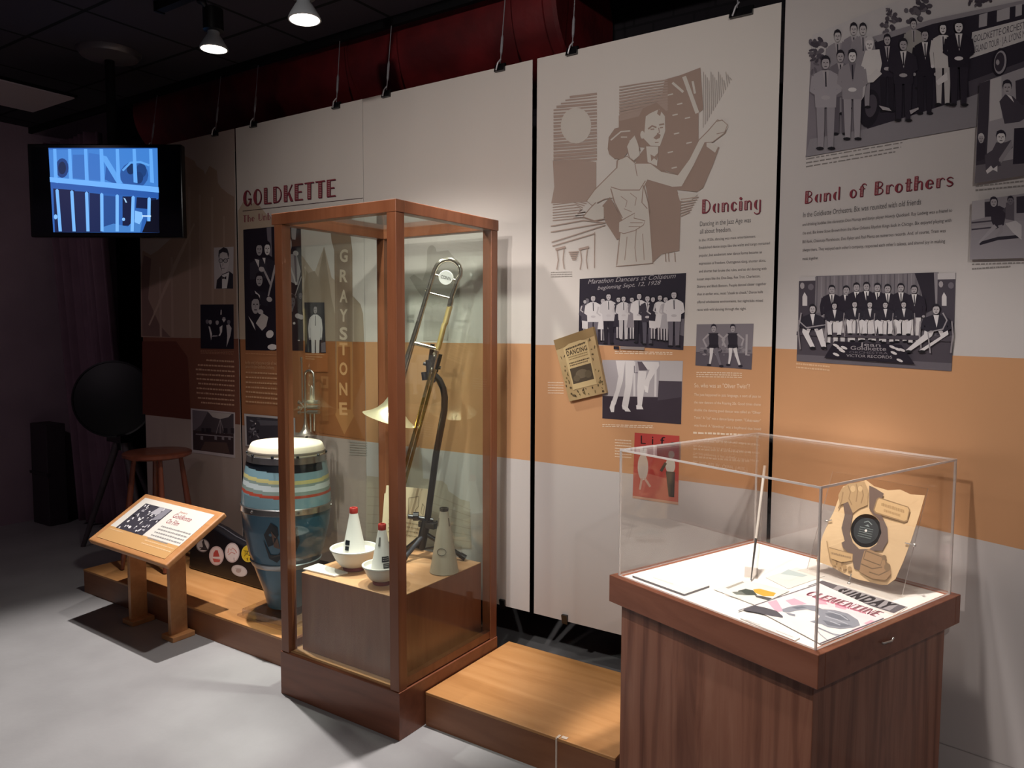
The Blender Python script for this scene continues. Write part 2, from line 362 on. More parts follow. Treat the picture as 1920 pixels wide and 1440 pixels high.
# ------------------------------------------------------------------ room
BY = 2.85                                     # plane of the hanging banners
m_floor = noisy('floor_paint', '#918f90', '#9b999a', 3, .5, .05, 40)
m_ceil = mat('ceiling_tile', '#3a363c', .9, spec=.2)
v = coords(m_ceil, (1, 1, 1)); bt = nd(m_ceil, 'ShaderNodeTexBrick', offset=0, squash=1)
for k, x in (('Scale', 1), ('Mortar Size', .011), ('Mortar Smooth', .1), ('Brick Width', .61), ('Row Height', .61)): bt.inputs[k].default_value = x
bt.inputs['Color1'].default_value = lin('#343038'); bt.inputs['Color2'].default_value = lin('#37333a'); bt.inputs['Mortar'].default_value = lin('#0c0b0e')
mp = bt.inputs['Vector'].links[0].from_node if bt.inputs['Vector'].links else None
ln(m_ceil, v, bt.inputs['Vector']); ln(m_ceil, bt.outputs['Color'], bsdf(m_ceil).inputs['Base Color'])
m_ceil.node_tree.nodes['Mapping'].inputs['Location'].default_value = (3.94, -2.04, 0)
m_black = mat('black_paint', '#0b0a0d', .8, spec=.2)
m_brick = mat('dark_brick', '#1a161a', .85, spec=.25)
v = coords(m_brick, (1, 1, 1), (PI/2, 0, 0)); bt = nd(m_brick, 'ShaderNodeTexBrick')
for k, x in (('Scale', 1), ('Mortar Size', .006), ('Brick Width', .21), ('Row Height', .07)): bt.inputs[k].default_value = x
bt.inputs['Color1'].default_value = lin('#1e1a1e'); bt.inputs['Color2'].default_value = lin('#171318'); bt.inputs['Mortar'].default_value = lin('#100e12')
ln(m_brick, v, bt.inputs['Vector']); ln(m_brick, bt.outputs['Color'], bsdf(m_brick).inputs['Base Color'])
m_wall = noisy('mauve_wall', '#97828c', '#8b7782', 2.5, .85, .05, 90)
m_duct = noisy('red_duct_paint', '#6c181b', '#4f1114', 5, .5, .1, 25)

b = MB(); b.box((-6.9, -4, -.05), (3.5, 3.7, 0), m_floor); struct('floor', b, 'pale grey painted floor')
b = MB(); b.box((-6.9, -4, 3.13), (3.5, 2.95, 3.17), m_ceil); struct('ceiling', b, 'dark tiled ceiling with thin grid lines')
b = MB(); b.box((-6.6, 3.6, 0), (3.5, 3.7, 3.75), m_brick); struct('wall_back', b, 'dark brick wall behind the banners')
b = MB(); b.box((-6.9, -4, 0), (-6.57, 3.7, 3.75), m_wall); struct('wall_left', b, 'mauve wall at the far left')
b = MB(); b.box((-6.6, 2.95, 3.7), (3.5, 3.6, 3.75), m_black); struct('trim_1', b, 'black underside of the slot above the banners')
b = MB(); b.box((-6.57, 2.93, 3.085), (3.5, 2.955, 3.2), m_black, None); struct('trim_2', b, 'black edge angle at the ceiling rim')

# ceiling light panel at the left
m_panel = mat('light_diffuser', '#c9bcc0', .6)
b = MB(); b.box((-6.0, 1.55, 3.112), (-5.38, 2.72, 3.135), m_black)
t = thing('ceiling_light', 'unlit pale troffer light panel in the dark ceiling at far left', 'light', (-5.69, 2.13, 3.112))
b.build('frame', t); b = MB(); b.box((-5.985, 1.565, 3.104), (-5.395, 2.705, 3.1125), m_panel); b.build('diffuser', t)

# red duct
t = thing('air_duct', 'dark red painted round duct running above the banners', 'duct', (-3.4, 3.29, 3.06))
b = MB(); M = frame((-5.2, 3.29, 3.06), (0, 1, 0), (0, 0, 1), (1, 0, 0)); n = 48
b.lathe([(.29, 0), (.29, 2.1)], m_duct, M, n); b.build('duct_section', t, 40)
b = MB(); M2 = frame((-3.1, 3.29, 3.06), (0, 1, 0), (0, 0, 1), (1, 0, 0))
b.lathe([(.282, 0), (.282, 1.30)], m_duct, M2, n); b.build('duct_section', t, 40)
b = MB(); M3 = frame((-1.86, 3.29, 3.06), (0, 1, 0), (0, 0, 1), (1, 0, 0))
b.lathe([(.286, 0), (.30, .015), (.30, .06), (.286, .075)], m_duct, M3, n); b.build('end_collar', t, 40)

# ------------------------------------------------------------------ banners
def fabric(name, c):
    m = noisy(name, c, c, 3, .85, 0, spec=.2); v = coords(m, (1, 1, .12))
    n = nd(m, 'ShaderNodeTexNoise'); n.inputs['Scale'].default_value = 5; n.inputs['Detail'].default_value = 2
    b = nd(m, 'ShaderNodeBump'); b.inputs['Strength'].default_value = .35; b.inputs['Distance'].default_value = .03
    ln(m, v, n.inputs['Vector']); ln(m, n.outputs['Fac'], b.inputs['Height']); ln(m, b.outputs['Normal'], bsdf(m).inputs['Normal']); return m
CREAM = fabric('banner_cream', '#cdc4bd'); PALE = fabric('banner_pale', '#c3bbb8')
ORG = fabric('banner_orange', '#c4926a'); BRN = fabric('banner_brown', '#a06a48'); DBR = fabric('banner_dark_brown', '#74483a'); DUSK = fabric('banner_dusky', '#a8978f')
m_clip = mat('black_clip', '#0d0c0f', .35); m_steel = mat('cable_steel', '#a5a2a6', .4, .3)
N1 = Vector((0, -1, 0)); A5 = math.radians(-22); N5 = Vector((math.sin(A5), -math.cos(A5), 0)); J5 = Vector((-.742, BY, 0))
def banner(label, xl, xr, zt, zb, up, lo, mats, o=None, n=N1):
    """xl, xr: photo points on the side edges; up, lo: photo points on the band edges"""
    o = o or Vector((0, BY, 0)); n = Vector(n); u = Vector((0, 0, 1)).cross(n)*-1
    if u.x < 0: u = -u
    Pl = xl if isinstance(xl, Vector) else on_plane(*xl, o, n); Pr = xr if isinstance(xr, Vector) else on_plane(*xr, o, n)
    t = thing('banner', label, 'banner', ((Pl.x+Pr.x)/2, (Pl.y+Pr.y)/2, zb), 0, 'banners hung side by side along the wall')
    zs = [zb]+[on_plane(*p, o, n).z for p in lo], [on_plane(*p, o, n).z for p in up]
    b = MB(); L, R = Vector((Pl.x, Pl.y, 0)), Vector((Pr.x, Pr.y, 0)); Z = lambda p, z: Vector((p.x, p.y, z))
    zl = sum(zs[0][1:])/len(lo); zu = sum(zs[1])/len(up); lev = [(zb, zb), (zs[0][1], zs[0][2]), (zs[1][0], zs[1][1]), (zt, zt)]
    back = -n*.003
    for i, m in enumerate(mats):
        (a0, a1), (c0, c1) = lev[i], lev[i+1]
        b.poly([Z(L, a0), Z(R, a1), Z(R, c1), Z(L, c0)], m); b.poly([Z(L, a0)+back, Z(L, c0)+back, Z(R, c1)+back, Z(R, a1)+back], PALE)
    b.poly([Z(L, zt), Z(R, zt), Z(R, zt)+back, Z(L, zt)+back], PALE); b.poly([Z(L, zb), Z(L, zb)+back, Z(R, zb)+back, Z(R, zb)], PALE)
    b.poly([Z(L, zb), Z(L, zt), Z(L, zt)+back, Z(L, zb)+back], PALE); b.poly([Z(R, zb), Z(R, zb)+back, Z(R, zt)+back, Z(R, zt)], PALE)
    b.build('fabric', t)
    return t
ZT, ZB = 2.722, .262
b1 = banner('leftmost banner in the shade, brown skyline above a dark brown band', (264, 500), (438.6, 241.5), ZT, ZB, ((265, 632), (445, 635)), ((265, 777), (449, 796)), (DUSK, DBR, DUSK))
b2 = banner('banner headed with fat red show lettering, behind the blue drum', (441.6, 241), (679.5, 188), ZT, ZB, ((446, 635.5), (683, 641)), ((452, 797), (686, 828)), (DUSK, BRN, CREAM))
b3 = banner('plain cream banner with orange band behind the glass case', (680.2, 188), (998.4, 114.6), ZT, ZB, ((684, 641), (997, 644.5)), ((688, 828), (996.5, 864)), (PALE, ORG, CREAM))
b4 = banner('banner with a tan drawing of a dancing couple', (1007.3, 113.3), (1465.5, 1.2), ZT, ZB, ((1005.7, 646.6), (1442, 650)), ((1005.7, 865), (1436, 922)), (PALE, ORG, CREAM))
b5 = banner('angled banner at far right with the group beside a bus', J5, J5+Vector((math.cos(A5), math.sin(A5), 0))*1.45, ZT+.01, .10, ((1470, 653.8), (1920, 677)), ((1472, 927.5), (1920, 1037.6)), (PALE, ORG, PALE), J5, N5)

# hanging cables and clips
def hanger(px, py, tx, ty, label, big=False):
    a = on_y(px, py, BY-.002); z = ZT; a.z = z; c = on_y(tx, ty, 2.945); c.z = max(3.08, min(3.13, c.z)) if ty > 5 else 3.09
    dirv = (c-a)
    t = thing('banner_cable', label, 'cable', a, 0, 'banner hanging cables')
    b = MB(); p0 = a+Vector((0, 0, .012)); p1 = a+dirv*.16; p2 = a+dirv*.42
    b.tube([p0, c], .0022, m_steel, 8); b.tube([c-dirv*.02, c], .006, m_steel, 8); b.build('wire', t, 40)
    b = MB()
    if big:
        for s in (-1, 1): b.tube([p1+Vector((s*.011, 0, 0)), p2+Vector((s*.011, 0, 0))], .0035, m_steel, 8)
        b.tube([p1+Vector((-.012, 0, 0)), p1+Vector((.012, 0, 0))], .004, m_steel, 8); b.tube([p2+Vector((-.012, 0, 0)), p2+Vector((.012, 0, 0))], .004, m_steel, 8)
    else: b.tube([p1, p1+dirv*.04, p2-dirv*.04, p2], [.003, .006, .006, .003], m_steel, 10)
    b.build('turnbuckle', t, 40)
    b = MB(); x = a.x; b.prism([(x-.026, BY-.016, z-.02), (x-.026, BY+.018, z-.02), (x-.026, BY+.006, z+.014), (x-.026, BY-.004, z+.014)], (.052 if not big else .085, 0, 0), m_clip)
    kc = b.build('clip', t); b = MB(); b.tube([(x-.012, BY-.018, z-.016), (x, BY-.022, z+.012), (x+.01, BY-.012, z+.03)], .0035, m_steel, 8); b.build('lever', kc, 40)
hanger(283, 258, 296, 160, 'hanging cable nearest the television, leftmost of the row')
hanger(404, 246, 415, 133, 'hanging cable just left of the gap between first two banners')
hanger(476, 234, 485, 108, 'hanging cable above the red show lettering')
hanger(631, 200, 638, 60, 'hanging cable left of the seam between second and third banners')
hanger(725, 180, 735, 33, 'hanging cable above the front corner of the tall case')
hanger(938, 132, 948, -5, 'hanging cable near the right edge of the plain banner')
hanger(1073, 98, 1080, -30, 'hanging cable with open turnbuckle right of the duct end')
hanger(1382, 24, 1390, -80, 'hanging cable with wide black clip at the top of the dancing banner', True)
for px, py, lb in ((1060, 1160, 'black binder clip on the lower hem of the dancing banner'), (943, 1135, 'black binder clip on the lower hem beside the glass case')):
    a = on_y(px, py, BY); b = MB(); b.prism([(a.x-.014, BY-.014, ZB+.03), (a.x-.014, BY+.012, ZB+.03), (a.x-.014, BY+.004, ZB-.012), (a.x-.014, BY-.005, ZB-.012)], (.028, 0, 0), m_clip)
    tag(b.build('binder_clip'), lb, 'clip', 'binder clips on the banner hems')

# ------------------------------------------------------------------ printing on the banners
DK, D2, MD, LT, WH, PAPER = '#241f2a', '#37323c', '#6f6870', '#a49c9f', '#cfc8c8', '#c9c1bb'
RED, SHD = '#84343f', '#3c2029'
O1 = Vector((0, BY, 0))
def art(t, o=O1, n=N1, lift=.0012): return Art(o, n, t, lift)

# banner 1: skyline, portrait, dark group, ballroom
a = art(b1); a.zoom()
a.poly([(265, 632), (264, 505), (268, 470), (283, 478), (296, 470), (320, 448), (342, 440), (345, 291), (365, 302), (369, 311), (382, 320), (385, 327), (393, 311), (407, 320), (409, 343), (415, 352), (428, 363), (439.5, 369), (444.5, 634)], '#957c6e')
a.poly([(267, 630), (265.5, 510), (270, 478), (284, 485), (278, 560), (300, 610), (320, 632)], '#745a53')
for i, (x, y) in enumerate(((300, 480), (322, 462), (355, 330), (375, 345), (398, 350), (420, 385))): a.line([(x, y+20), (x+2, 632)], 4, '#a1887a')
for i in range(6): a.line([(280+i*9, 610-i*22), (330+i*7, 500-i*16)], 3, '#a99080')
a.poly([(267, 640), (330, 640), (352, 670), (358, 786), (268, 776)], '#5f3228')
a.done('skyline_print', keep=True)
a.zoom(340, 440, .18065)
a.poly([(340, 135), (545, 125), (540, 560), (345, 562)], '#b5acae')
a.poly([(362, 560), (372, 470), (430, 410), (500, 380), (540, 410), (540, 560)], '#2b2731'); a.poly([(425, 420), (500, 390), (475, 556), (425, 558)], '#d5cfcf')
a.poly([(425, 430), (448, 445), (470, 430), (468, 465), (446, 455), (428, 462)], DK)
a.ell(443, 290, 52, 112, '#c4bbbc', 20); a.poly([(387, 220), (392, 165), (440, 130), (480, 145), (497, 200), (492, 250), (478, 190), (430, 180), (400, 200), (395, 260)], '#332e37')
a.poly([(395, 260), (418, 330), (425, 390), (405, 330)], '#6f6870')
for d in (412, 462): a.ell(d, 270, 23, 24, DK, 14); a.ell(d, 271, 17, 18, '#aaa1a3', 14)
a.line([(434, 264), (444, 262)], 6, DK); a.line([(478, 252), (500, 245)], 7, DK); a.line([(436, 290), (432, 325)], 6, '#8a8084'); a.line([(420, 350), (452, 348)], 7, '#6a5f66')
a.done('portrait_print')
a.poly([(200, 726), (545, 724), (548, 1186), (203, 1181)], '#1d1826')
a.poly([(412, 780), (420, 780), (420, 830), (408, 830)], WH)
for x, y, c in ((272, 900, MD), (303, 905, LT), (375, 910, LT), (445, 875, LT), (495, 905, MD)): a.ell(x, y, 17, 27, c, 12); a.poly([(x-18, y-12), (x, y-32), (x+18, y-12), (x, y-20)], DK)
a.poly([(285, 950), (300, 955), (322, 1030), (312, 1098), (305, 1050)], WH); a.poly([(320, 1060), (330, 1045), (380, 1045), (378, 1056)], LT)
a.poly([(400, 960), (430, 940), (425, 1010), (405, 1050), (388, 1050), (405, 1020)], WH); a.poly([(470, 940), (500, 930), (525, 970), (512, 1050), (472, 1166), (480, 1050)], '#b9b1b3')
a.poly([(425, 880), (465, 880), (445, 910)], WH)
a.done('photograph_print')
for i in range(3): a.greek((203, 1205+i*14), (545, 1215+i*14), 6, '#a8775c', i)
a.done('caption_print')
a.zoom(340, 660, .15282)
for i, (x0, y0, x1, y1) in enumerate(((310, 110, 650, 128), (205, 168, 652, 190), (180, 222, 655, 250), (190, 282, 655, 306), (190, 337, 655, 366), (210, 394, 655, 424), (190, 452, 655, 484), (190, 508, 655, 545), (205, 570, 655, 602), (245, 628, 655, 660))): a.greek((x0, y0), (x1, y1), 22, '#c49a80', i)
a.done('paragraph_print')
a.poly([(118, 690), (662, 742), (665, 1302), (130, 1232)], '#b9aeb0')
a.poly([(138, 712), (645, 760), (645, 1262), (148, 1198)], '#4b4248'); a.poly([(140, 714), (330, 732), (240, 900), (150, 970)], '#6f656c')
a.poly([(330, 732), (620, 760), (580, 800), (480, 822), (390, 800)], '#b3a9a6'); a.poly([(150, 960), (645, 1010), (645, 1262), (148, 1198)], '#3a2c30'); a.poly([(290, 1100), (560, 1110), (600, 1250), (240, 1205)], '#54403c')
for x in (430, 480, 530): a.line([(480, 825), (x, 1000)], 7, '#8e8388')
a.poly([(180, 1000), (640, 1040), (640, 1052), (180, 1012)], '#8e858a')
for x, wv in ((300, 70), (520, 50), (250, 40), (610, 40)): a.poly([(x, 930), (x+wv, 935), (x+wv, 1000), (x, 995)], '#2d262d')
for x in (240, 410, 500, 580): a.poly([(x, 1030), (x+30, 1033), (x+30, 1080), (x, 1075)], '#857b80')
a.done('bordered_photograph_print')

# banner 2: heading, orchestra, white suit, theatre sign
a = art(b2); a.zoom()
a.poly([(447, 395), (460, 372), (470, 384), (480, 378), (492, 392), (500, 402), (513, 410), (530, 430), (560, 470), (590, 512), (608, 462), (622, 520), (663, 556), (672, 575), (681, 590), (683, 641), (449, 636)], '#b3a08e')
a.poly([(570, 500), (578, 512), (590, 508), (597, 520), (608, 462), (622, 560), (640, 640), (572, 639)], '#998673')
a.poly([(569, 642), (683, 643), (683, 700), (660, 770), (684, 824), (600, 812), (569, 800)], '#99603a')
a.poly([(663, 556), (676, 570), (681, 588), (683, 640), (664, 640)], '#a08d7a')
SG = [(620, 432), (632, 425), (652, 428), (658, 445), (661, 470), (662, 774), (664, 780), (646, 815), (629, 778), (631, 770), (627, 470), (622, 452)]
a.poly(SG, '#8d7866'); a.poly([(632, 475), (656, 475), (658, 640), (634, 640)], '#857060')
a.poly([(631, 640), (661, 641), (662, 774), (664, 780), (646, 815), (629, 778), (631, 770)], '#b07a4c'); a.poly([(634, 650), (657, 650), (658, 768), (634, 766)], '#955c36')
for ch, y in zip('GRAYSTONE', (490, 528, 566, 602, 636, 665, 702, 740, 777)): a.text(ch, (637, y), (652, y+.6), 22, '#c3b19c' if y < 640 else '#cf9f70', 0, .03)
a.poly([(602, 705), (616, 706), (616, 728), (602, 727)], '#b17a50'); a.poly([(606, 710), (612, 710), (612, 722), (606, 722)], '#99603a'); a.poly([(604, 733), (616, 734), (616, 790), (605, 789)], '#aa7046')
a.done('theatre_sign_print', keep=True)
a.deco('GOLDKETTE', (456, 387.3), (629.5, 368), 29.5, RED, SHD); a.done('heading_print')
a.line([(455.5, 396), (681, 371.3)], 1.1, SHD); a.done('rule_print')
a.deco('The Unbe', (456, 417), (515, 411.5), 13, RED); a.done('subheading_print')
a.zoom(440, 400, .19439)
a.poly([(85, 158), (640, 103), (665, 1325), (108, 1320)], '#231d28'); a.poly([(310, 138), (355, 134), (362, 420), (330, 400)], '#6f6770'); a.poly([(548, 140), (600, 140), (590, 255), (552, 250)], LT)
def head(x, y, rx, ry, sk=LT): face(a, x, y, rx, ry, sk, '#221d26')
for p, c in (([(150, 480), (230, 430), (320, 470), (360, 620), (150, 640)], D2), ([(300, 420), (400, 470), (410, 700), (320, 560)], '#2f2a34'), ([(480, 400), (600, 390), (640, 560), (610, 690), (500, 640)], LT), ([(150, 740), (300, 760), (330, 900), (170, 860)], '#2b2631'), ([(110, 1010), (200, 1100), (400, 1210), (410, 1310), (110, 1318)], '#1b1620'), ([(490, 730), (600, 800), (560, 950), (500, 930)], '#857c80'), ([(500, 960), (660, 950), (665, 1320), (520, 1320)], '#221c27')): a.poly(p, c)
a.poly([(195, 440), (240, 450), (235, 525)], WH); a.poly([(270, 430), (300, 430), (295, 490)], WH); a.poly([(195, 745), (245, 790), (250, 890), (225, 830)], WH); a.poly([(135, 990), (185, 1060), (205, 1130), (180, 1090)], WH)
for x, y, rx, ry, c in ((240, 345, 32, 62, LT), (318, 340, 30, 62, WH), (525, 295, 32, 80, LT), (242, 640, 34, 62, LT), (205, 880, 42, 88, LT), (512, 650, 22, 50, MD), (560, 850, 32, 60, MD), (640, 790, 18, 36, MD)): head(x, y, rx, ry, c)
a.poly([(500, 270), (552, 270), (548, 320), (500, 320)], '#b9b1b3')
a.line([(275, 520), (355, 690)], 16, LT, 22); a.line([(400, 500), (330, 800)], 24, LT, 14); a.line([(545, 520), (600, 690)], 14, WH, 18); a.line([(650, 610), (590, 790)], 9, LT)
a.line([(585, 400), (600, 660)], 20, MD, 14)
for x, y in ((265, 540), (340, 830), (255, 950), (350, 1170), (370, 1285), (525, 535), (595, 385), (615, 990), (645, 1000)): a.ell(x, y, 28, 24, '#b5acae', 12, .5)
a.poly([(210, 1060), (270, 960), (330, 1000), (310, 1090), (270, 1132)], '#b9b0ae'); a.ell(345, 1165, 35, 40, WH, 12, .6); a.ell(370, 1290, 48, 28, WH, 12)
a.ell(580, 1060, 12, 12, WH); a.ell(540, 990, 5, 5, WH); a.ell(545, 1150, 5, 5, WH); a.ell(625, 1225, 10, 6, WH)
a.done('photograph_print', keep=True)
a.poly([(678, 860), (870, 860), (885, 1346), (685, 1340)], '#2a252e'); a.poly([(840, 1250), (882, 1240), (885, 1340), (842, 1342)], MD)
man(a, 785, 880, 1500, '#cdc7c6', '#cdc7c6', '#d8d3d1', '#9c9496', '#241f28', .62, 'side'); a.poly([(665, 1346), (905, 1350), (905, 1530), (665, 1525)], '#a8673d')
a.done('photograph_print', keep=True)
for i, y in enumerate((1360, 1385, 1405)): a.greek((690, y), ((870, 850, 780)[i], y+6), 9, '#c99f78', i)
a.zoom(340, 660, .15282)
a.greek((795, 20), (1190, 40), 10, '#b8835f', 3)
for i, (x0, y0, x1, y1) in enumerate(((795, 148, 1185, 160), (795, 195, 1150, 212))): a.text(('In the end, it became a tale of two', 'parts in the Jean Goldkette Orchestra.')[i], (x0, y0), (x1, y1), 42, '#c79c78')
for i, (y0, y1) in enumerate(((258, 278), (318, 335), (380, 400), (438, 462), (495, 528), (555, 585), (615, 645))): a.greek((800, y0), (1195, y1), 22, '#c79c78', i+4)
a.done('paragraph_print')
a.poly([(780, 755), (1405, 808), (1408, 1200), (795, 1150)], '#b9b3b4'); a.poly([(805, 785), (1382, 832), (1382, 1180), (815, 1135)], '#3f3b43')
for i in range(26):
    r = random.Random(i); x, y = r.uniform(830, 960), r.uniform(810, 1050); a.ell(x, y, r.uniform(10, 32), r.uniform(6, 20), r.choice(('#57535c', '#2b2830', '#8a878e')), 8, r.random()*3)
a.poly([(960, 830), (1370, 860), (1370, 900), (980, 900)], '#5d5a62'); a.ell(920, 878, 8, 10, WH, 8)
a.done('bordered_photograph_print')

# banner 3: faint figure and masonry, little print
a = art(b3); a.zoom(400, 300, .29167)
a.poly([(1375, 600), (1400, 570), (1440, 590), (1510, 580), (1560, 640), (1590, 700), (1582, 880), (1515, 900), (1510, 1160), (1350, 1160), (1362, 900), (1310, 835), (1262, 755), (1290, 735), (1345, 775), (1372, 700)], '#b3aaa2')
a.ell(1405, 590, 30, 42, '#b3aaa2', 14); a.done('faint_figure_shape', keep=True)  # man-shaped patch, a little darker than the cream
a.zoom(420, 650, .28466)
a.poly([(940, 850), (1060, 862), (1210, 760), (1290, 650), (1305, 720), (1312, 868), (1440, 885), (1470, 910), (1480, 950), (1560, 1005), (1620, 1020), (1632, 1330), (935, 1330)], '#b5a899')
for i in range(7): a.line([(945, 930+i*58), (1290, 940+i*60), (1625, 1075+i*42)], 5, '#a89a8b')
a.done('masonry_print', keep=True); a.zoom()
for i in range(6): a.greek((764, 591+i*2.6), (777, 591+i*2.6), 1.1, '#8f8a86', i)
a.done('caption_print')
a.zoom(420, 650, .28466)
for i in range(6): a.greek((830, 630+i*16), (945, 638+i*16), 6, '#9a948e', i+9)
o = a.done('caption_print'); o.parent = b2 if False else b3

# banner 4: drawing of the dancing couple
a = art(b4); a.zoom(990, 100, .29162); T = '#9a8377'; T2 = '#a69186'; C = '#c6bdb4'
a.poly([(160, 690), (330, 680), (440, 700), (440, 930), (400, 955), (150, 965), (170, 860)], T2)
for i in range(21):
    y = 268+i*21; x0 = 165+max(0, (345-y)*1.35); a.line([(x0, y+14), ((x0+442)/2, y+4), (444, y-8)], 9+6*(i % 3 == 0)+i*.25, T2)
a.ell(310, 465, 98, 115, C, 28)
for i in range(9): a.line([(160, 940+i*17), (250+i*20, 925+i*16), (390-i*12, 955+i*13)], 6, T2)
a.poly([(585, 480), (585, 400), (860, 300), (880, 170), (985, 140), (1110, 92), (1128, 362), (1098, 385), (1098, 570), (1000, 790), (960, 780), (835, 740), (840, 620), (700, 600), (650, 500)], T)
for i in range(12): a.line([(588, 218+i*19), (730, 195+i*18), (900, 172+i*17)], 8+i*.9, T2)
a.line([(1005, 150), (1090, 385)], 26, C); a.line([(930, 190), (1000, 250)], 16, C); a.line([(1060, 180), (1075, 260)], 14, C)
for x, y in ((900, 270), (960, 330), (930, 400), (1010, 420), (940, 520), (1020, 580), (900, 640), (925, 740)): a.line([(x, y), (x+34, y-8)], 8, C)
for i in range(15): x = 1130+i*12; a.line([(x, 120+(i % 4)*18), (x-2+i, 480-i*22)], 4+(i % 3), '#a49a94')
# man
a.poly([(690, 690), (760, 600), (830, 640), (840, 735), (960, 795), (1095, 560), (1150, 560), (1232, 606), (1190, 720), (1128, 865), (1088, 893), (960, 878), (985, 960), (975, 1270), (860, 1292), (800, 1350), (785, 1000), (755, 830)], T)
a.poly([(755, 410), (845, 345), (882, 400), (885, 500), (850, 598), (790, 595), (742, 545), (735, 480)], C); a.poly([(712, 545), (708, 420), (740, 355), (830, 318), (888, 370), (882, 405), (845, 360), (760, 400), (750, 520), (735, 560)], T)
a.poly([(840, 360), (860, 370), (852, 405), (832, 390)], T); a.line([(775, 488), (800, 468), (828, 478)], 11, T); a.line([(845, 462), (878, 455)], 10, T); a.line([(790, 490), (815, 488)], 9, T); a.line([(850, 480), (870, 478)], 8, T)
a.line([(842, 480), (848, 510), (832, 518)], 6, T); a.poly([(808, 545), (838, 515), (856, 525), (850, 545), (826, 556)], T); a.line([(818, 575), (842, 573)], 6, T); a.ell(738, 525, 14, 26, C, 10)
a.poly([(762, 600), (840, 600), (832, 725), (772, 700)], C); a.poly([(790, 650), (815, 665), (840, 640), (832, 690), (812, 675), (795, 695)], T)
a.poly([(1150, 560), (1180, 575), (1225, 600), (1205, 640), (1150, 600)], C)
for x in (885, 905, 945): a.line([(x, 1280), (x+4, 1340)], 5, T)
a.poly([(965, 905), (1098, 905), (1040, 955), (980, 950)], C)
for i in range(7): a.line([(985, 940+i*18), (1098-i*9, 925+i*16)], 7, T2)
# woman
dress = [(575, 690), (640, 662), (692, 708), (790, 708), (860, 760), (965, 783), (1040, 680), (1100, 560), (1160, 500), (1222, 428), (1282, 462), (1270, 512), (1190, 572), (1140, 575), (1070, 720), (992, 858), (930, 862), (770, 815), (748, 860), (775, 960), (785, 1050), (805, 1350), (570, 1370), (590, 1200), (605, 1070), (548, 930), (495, 938), (415, 980), (380, 950), (430, 880), (572, 738)]
a.poly(dress, C); a.line(dress+dress[:1], 6, T)
a.poly([(515, 615), (522, 540), (560, 485), (625, 468), (690, 505), (735, 560), (690, 575), (655, 560), (655, 625), (610, 680), (560, 680), (525, 650)], T)
a.poly([(640, 600), (660, 560), (688, 530), (712, 590), (722, 655), (685, 690), (650, 665)], C); a.line([(640, 610), (655, 675), (686, 695), (722, 660)], 5, T); a.line([(690, 520), (712, 585), (724, 630)], 5, T)
a.line([(535, 560), (600, 505), (660, 500)], 9, C); a.line([(600, 540), (640, 540)], 7, C); a.line([(580, 690), (575, 740)], 5, T); a.line([(690, 710), (705, 790)], 5, T)
a.line([(535, 860), (600, 880), (720, 880), (758, 820)], 6, T); a.line([(535, 870), (560, 960), (610, 1060)], 7, T); a.line([(745, 850), (735, 960), (770, 1000)], 6, T)
for p in ([(600, 920), (640, 950), (630, 990)], [(660, 900), (700, 930), (690, 980)], [(620, 1000), (670, 1020)], [(700, 1130), (690, 1250), (700, 1340)], [(640, 1180), (625, 1330)], [(740, 1160), (750, 1330)], [(590, 1220), (575, 1360)]): a.line(p, 5, T2)
a.poly([(478, 985), (530, 925), (560, 975), (606, 1075), (590, 1190), (575, 1200), (500, 1085)], T); a.poly([(590, 1085), (640, 1055), (690, 1028), (684, 1060), (755, 1078), (745, 1105), (690, 1140), (620, 1160), (588, 1150)], C)
a.line([(590, 1085), (640, 1055), (690, 1028), (684, 1060), (755, 1078), (745, 1105), (690, 1140), (620, 1160), (588, 1150)], 5, T); a.line([(660, 1090), (740, 1090)], 4, T); a.line([(650, 1115), (725, 1115)], 4, T)
a.ell(1250, 470, 38, 36, C, 14); a.line([(1215, 440), (1250, 430), (1285, 462), (1268, 508), (1215, 520)], 5, T)
# balustrade
for p in ([(150, 1112), (360, 1075), (500, 1090)], [(150, 1150), (500, 1090)], [(155, 1215), (300, 1170), (500, 1105)], [(160, 1240), (430, 1160)]): a.line(p, 7, T2)
for x in (190, 340): a.line([(x, 1265), (x+8, 1330), (x-2, 1390)], 6, T2); a.line([(x+45, 1255), (x+38, 1330), (x+46, 1385)], 6, T2); a.line([(x-10, 1262), (x+55, 1245)], 14, T2)
a.line([(432, 1150), (430, 1380)], 5, T2); a.poly([(360, 1050), (400, 1000), (440, 960), (490, 990), (492, 1065), (430, 1075)], C); a.line([(360, 1050), (400, 1000), (440, 960)], 6, T); a.line([(362, 1055), (430, 1078), (495, 1066)], 7, T)
for i in range(5): a.line([(265+i*6, 1280+i*12), (330-i*4, 1275+i*12)], 7, T2)
a.done('drawing_print')
for i in range(3): a.greek((148, 1412+i*14), (285, 1408+i*14), 6, '#8f8780', i)
a.done('caption_print')
a.zoom(); a.deco('Dancing', (1315.5, 400.5), (1426, 391.5), 26, RED, SHD); a.done('heading_print')
GT = '#5d5858'
a.zoom(990, 100, .29162); a.text('Dancing in the Jazz Age was', (1106, 1112), (1434, 1086), 30, GT); a.text('all about freedom.', (1106, 1160), (1308, 1146), 30, GT); a.done('intro_print')
L = ['In the 1920s, dancing was mass entertainment.', 'Established dance steps like the waltz and tango remained', 'popular, but exuberant new dance forms became an', 'expression of freedom. Outrageous slang, shorter skirts,', 'and shorter hair broke the rules, and so did dancing with']
for s_, (y0, x1, y1) in zip(L, ((1210, 1465, 1184), (1258, 1556, 1228), (1308, 1505, 1286), (1360, 1530, 1340), (1410, 1535, 1392))): a.text(s_, (1100, y0), (x1, y1), 17, GT)
a.zoom(990, 490, .32631)
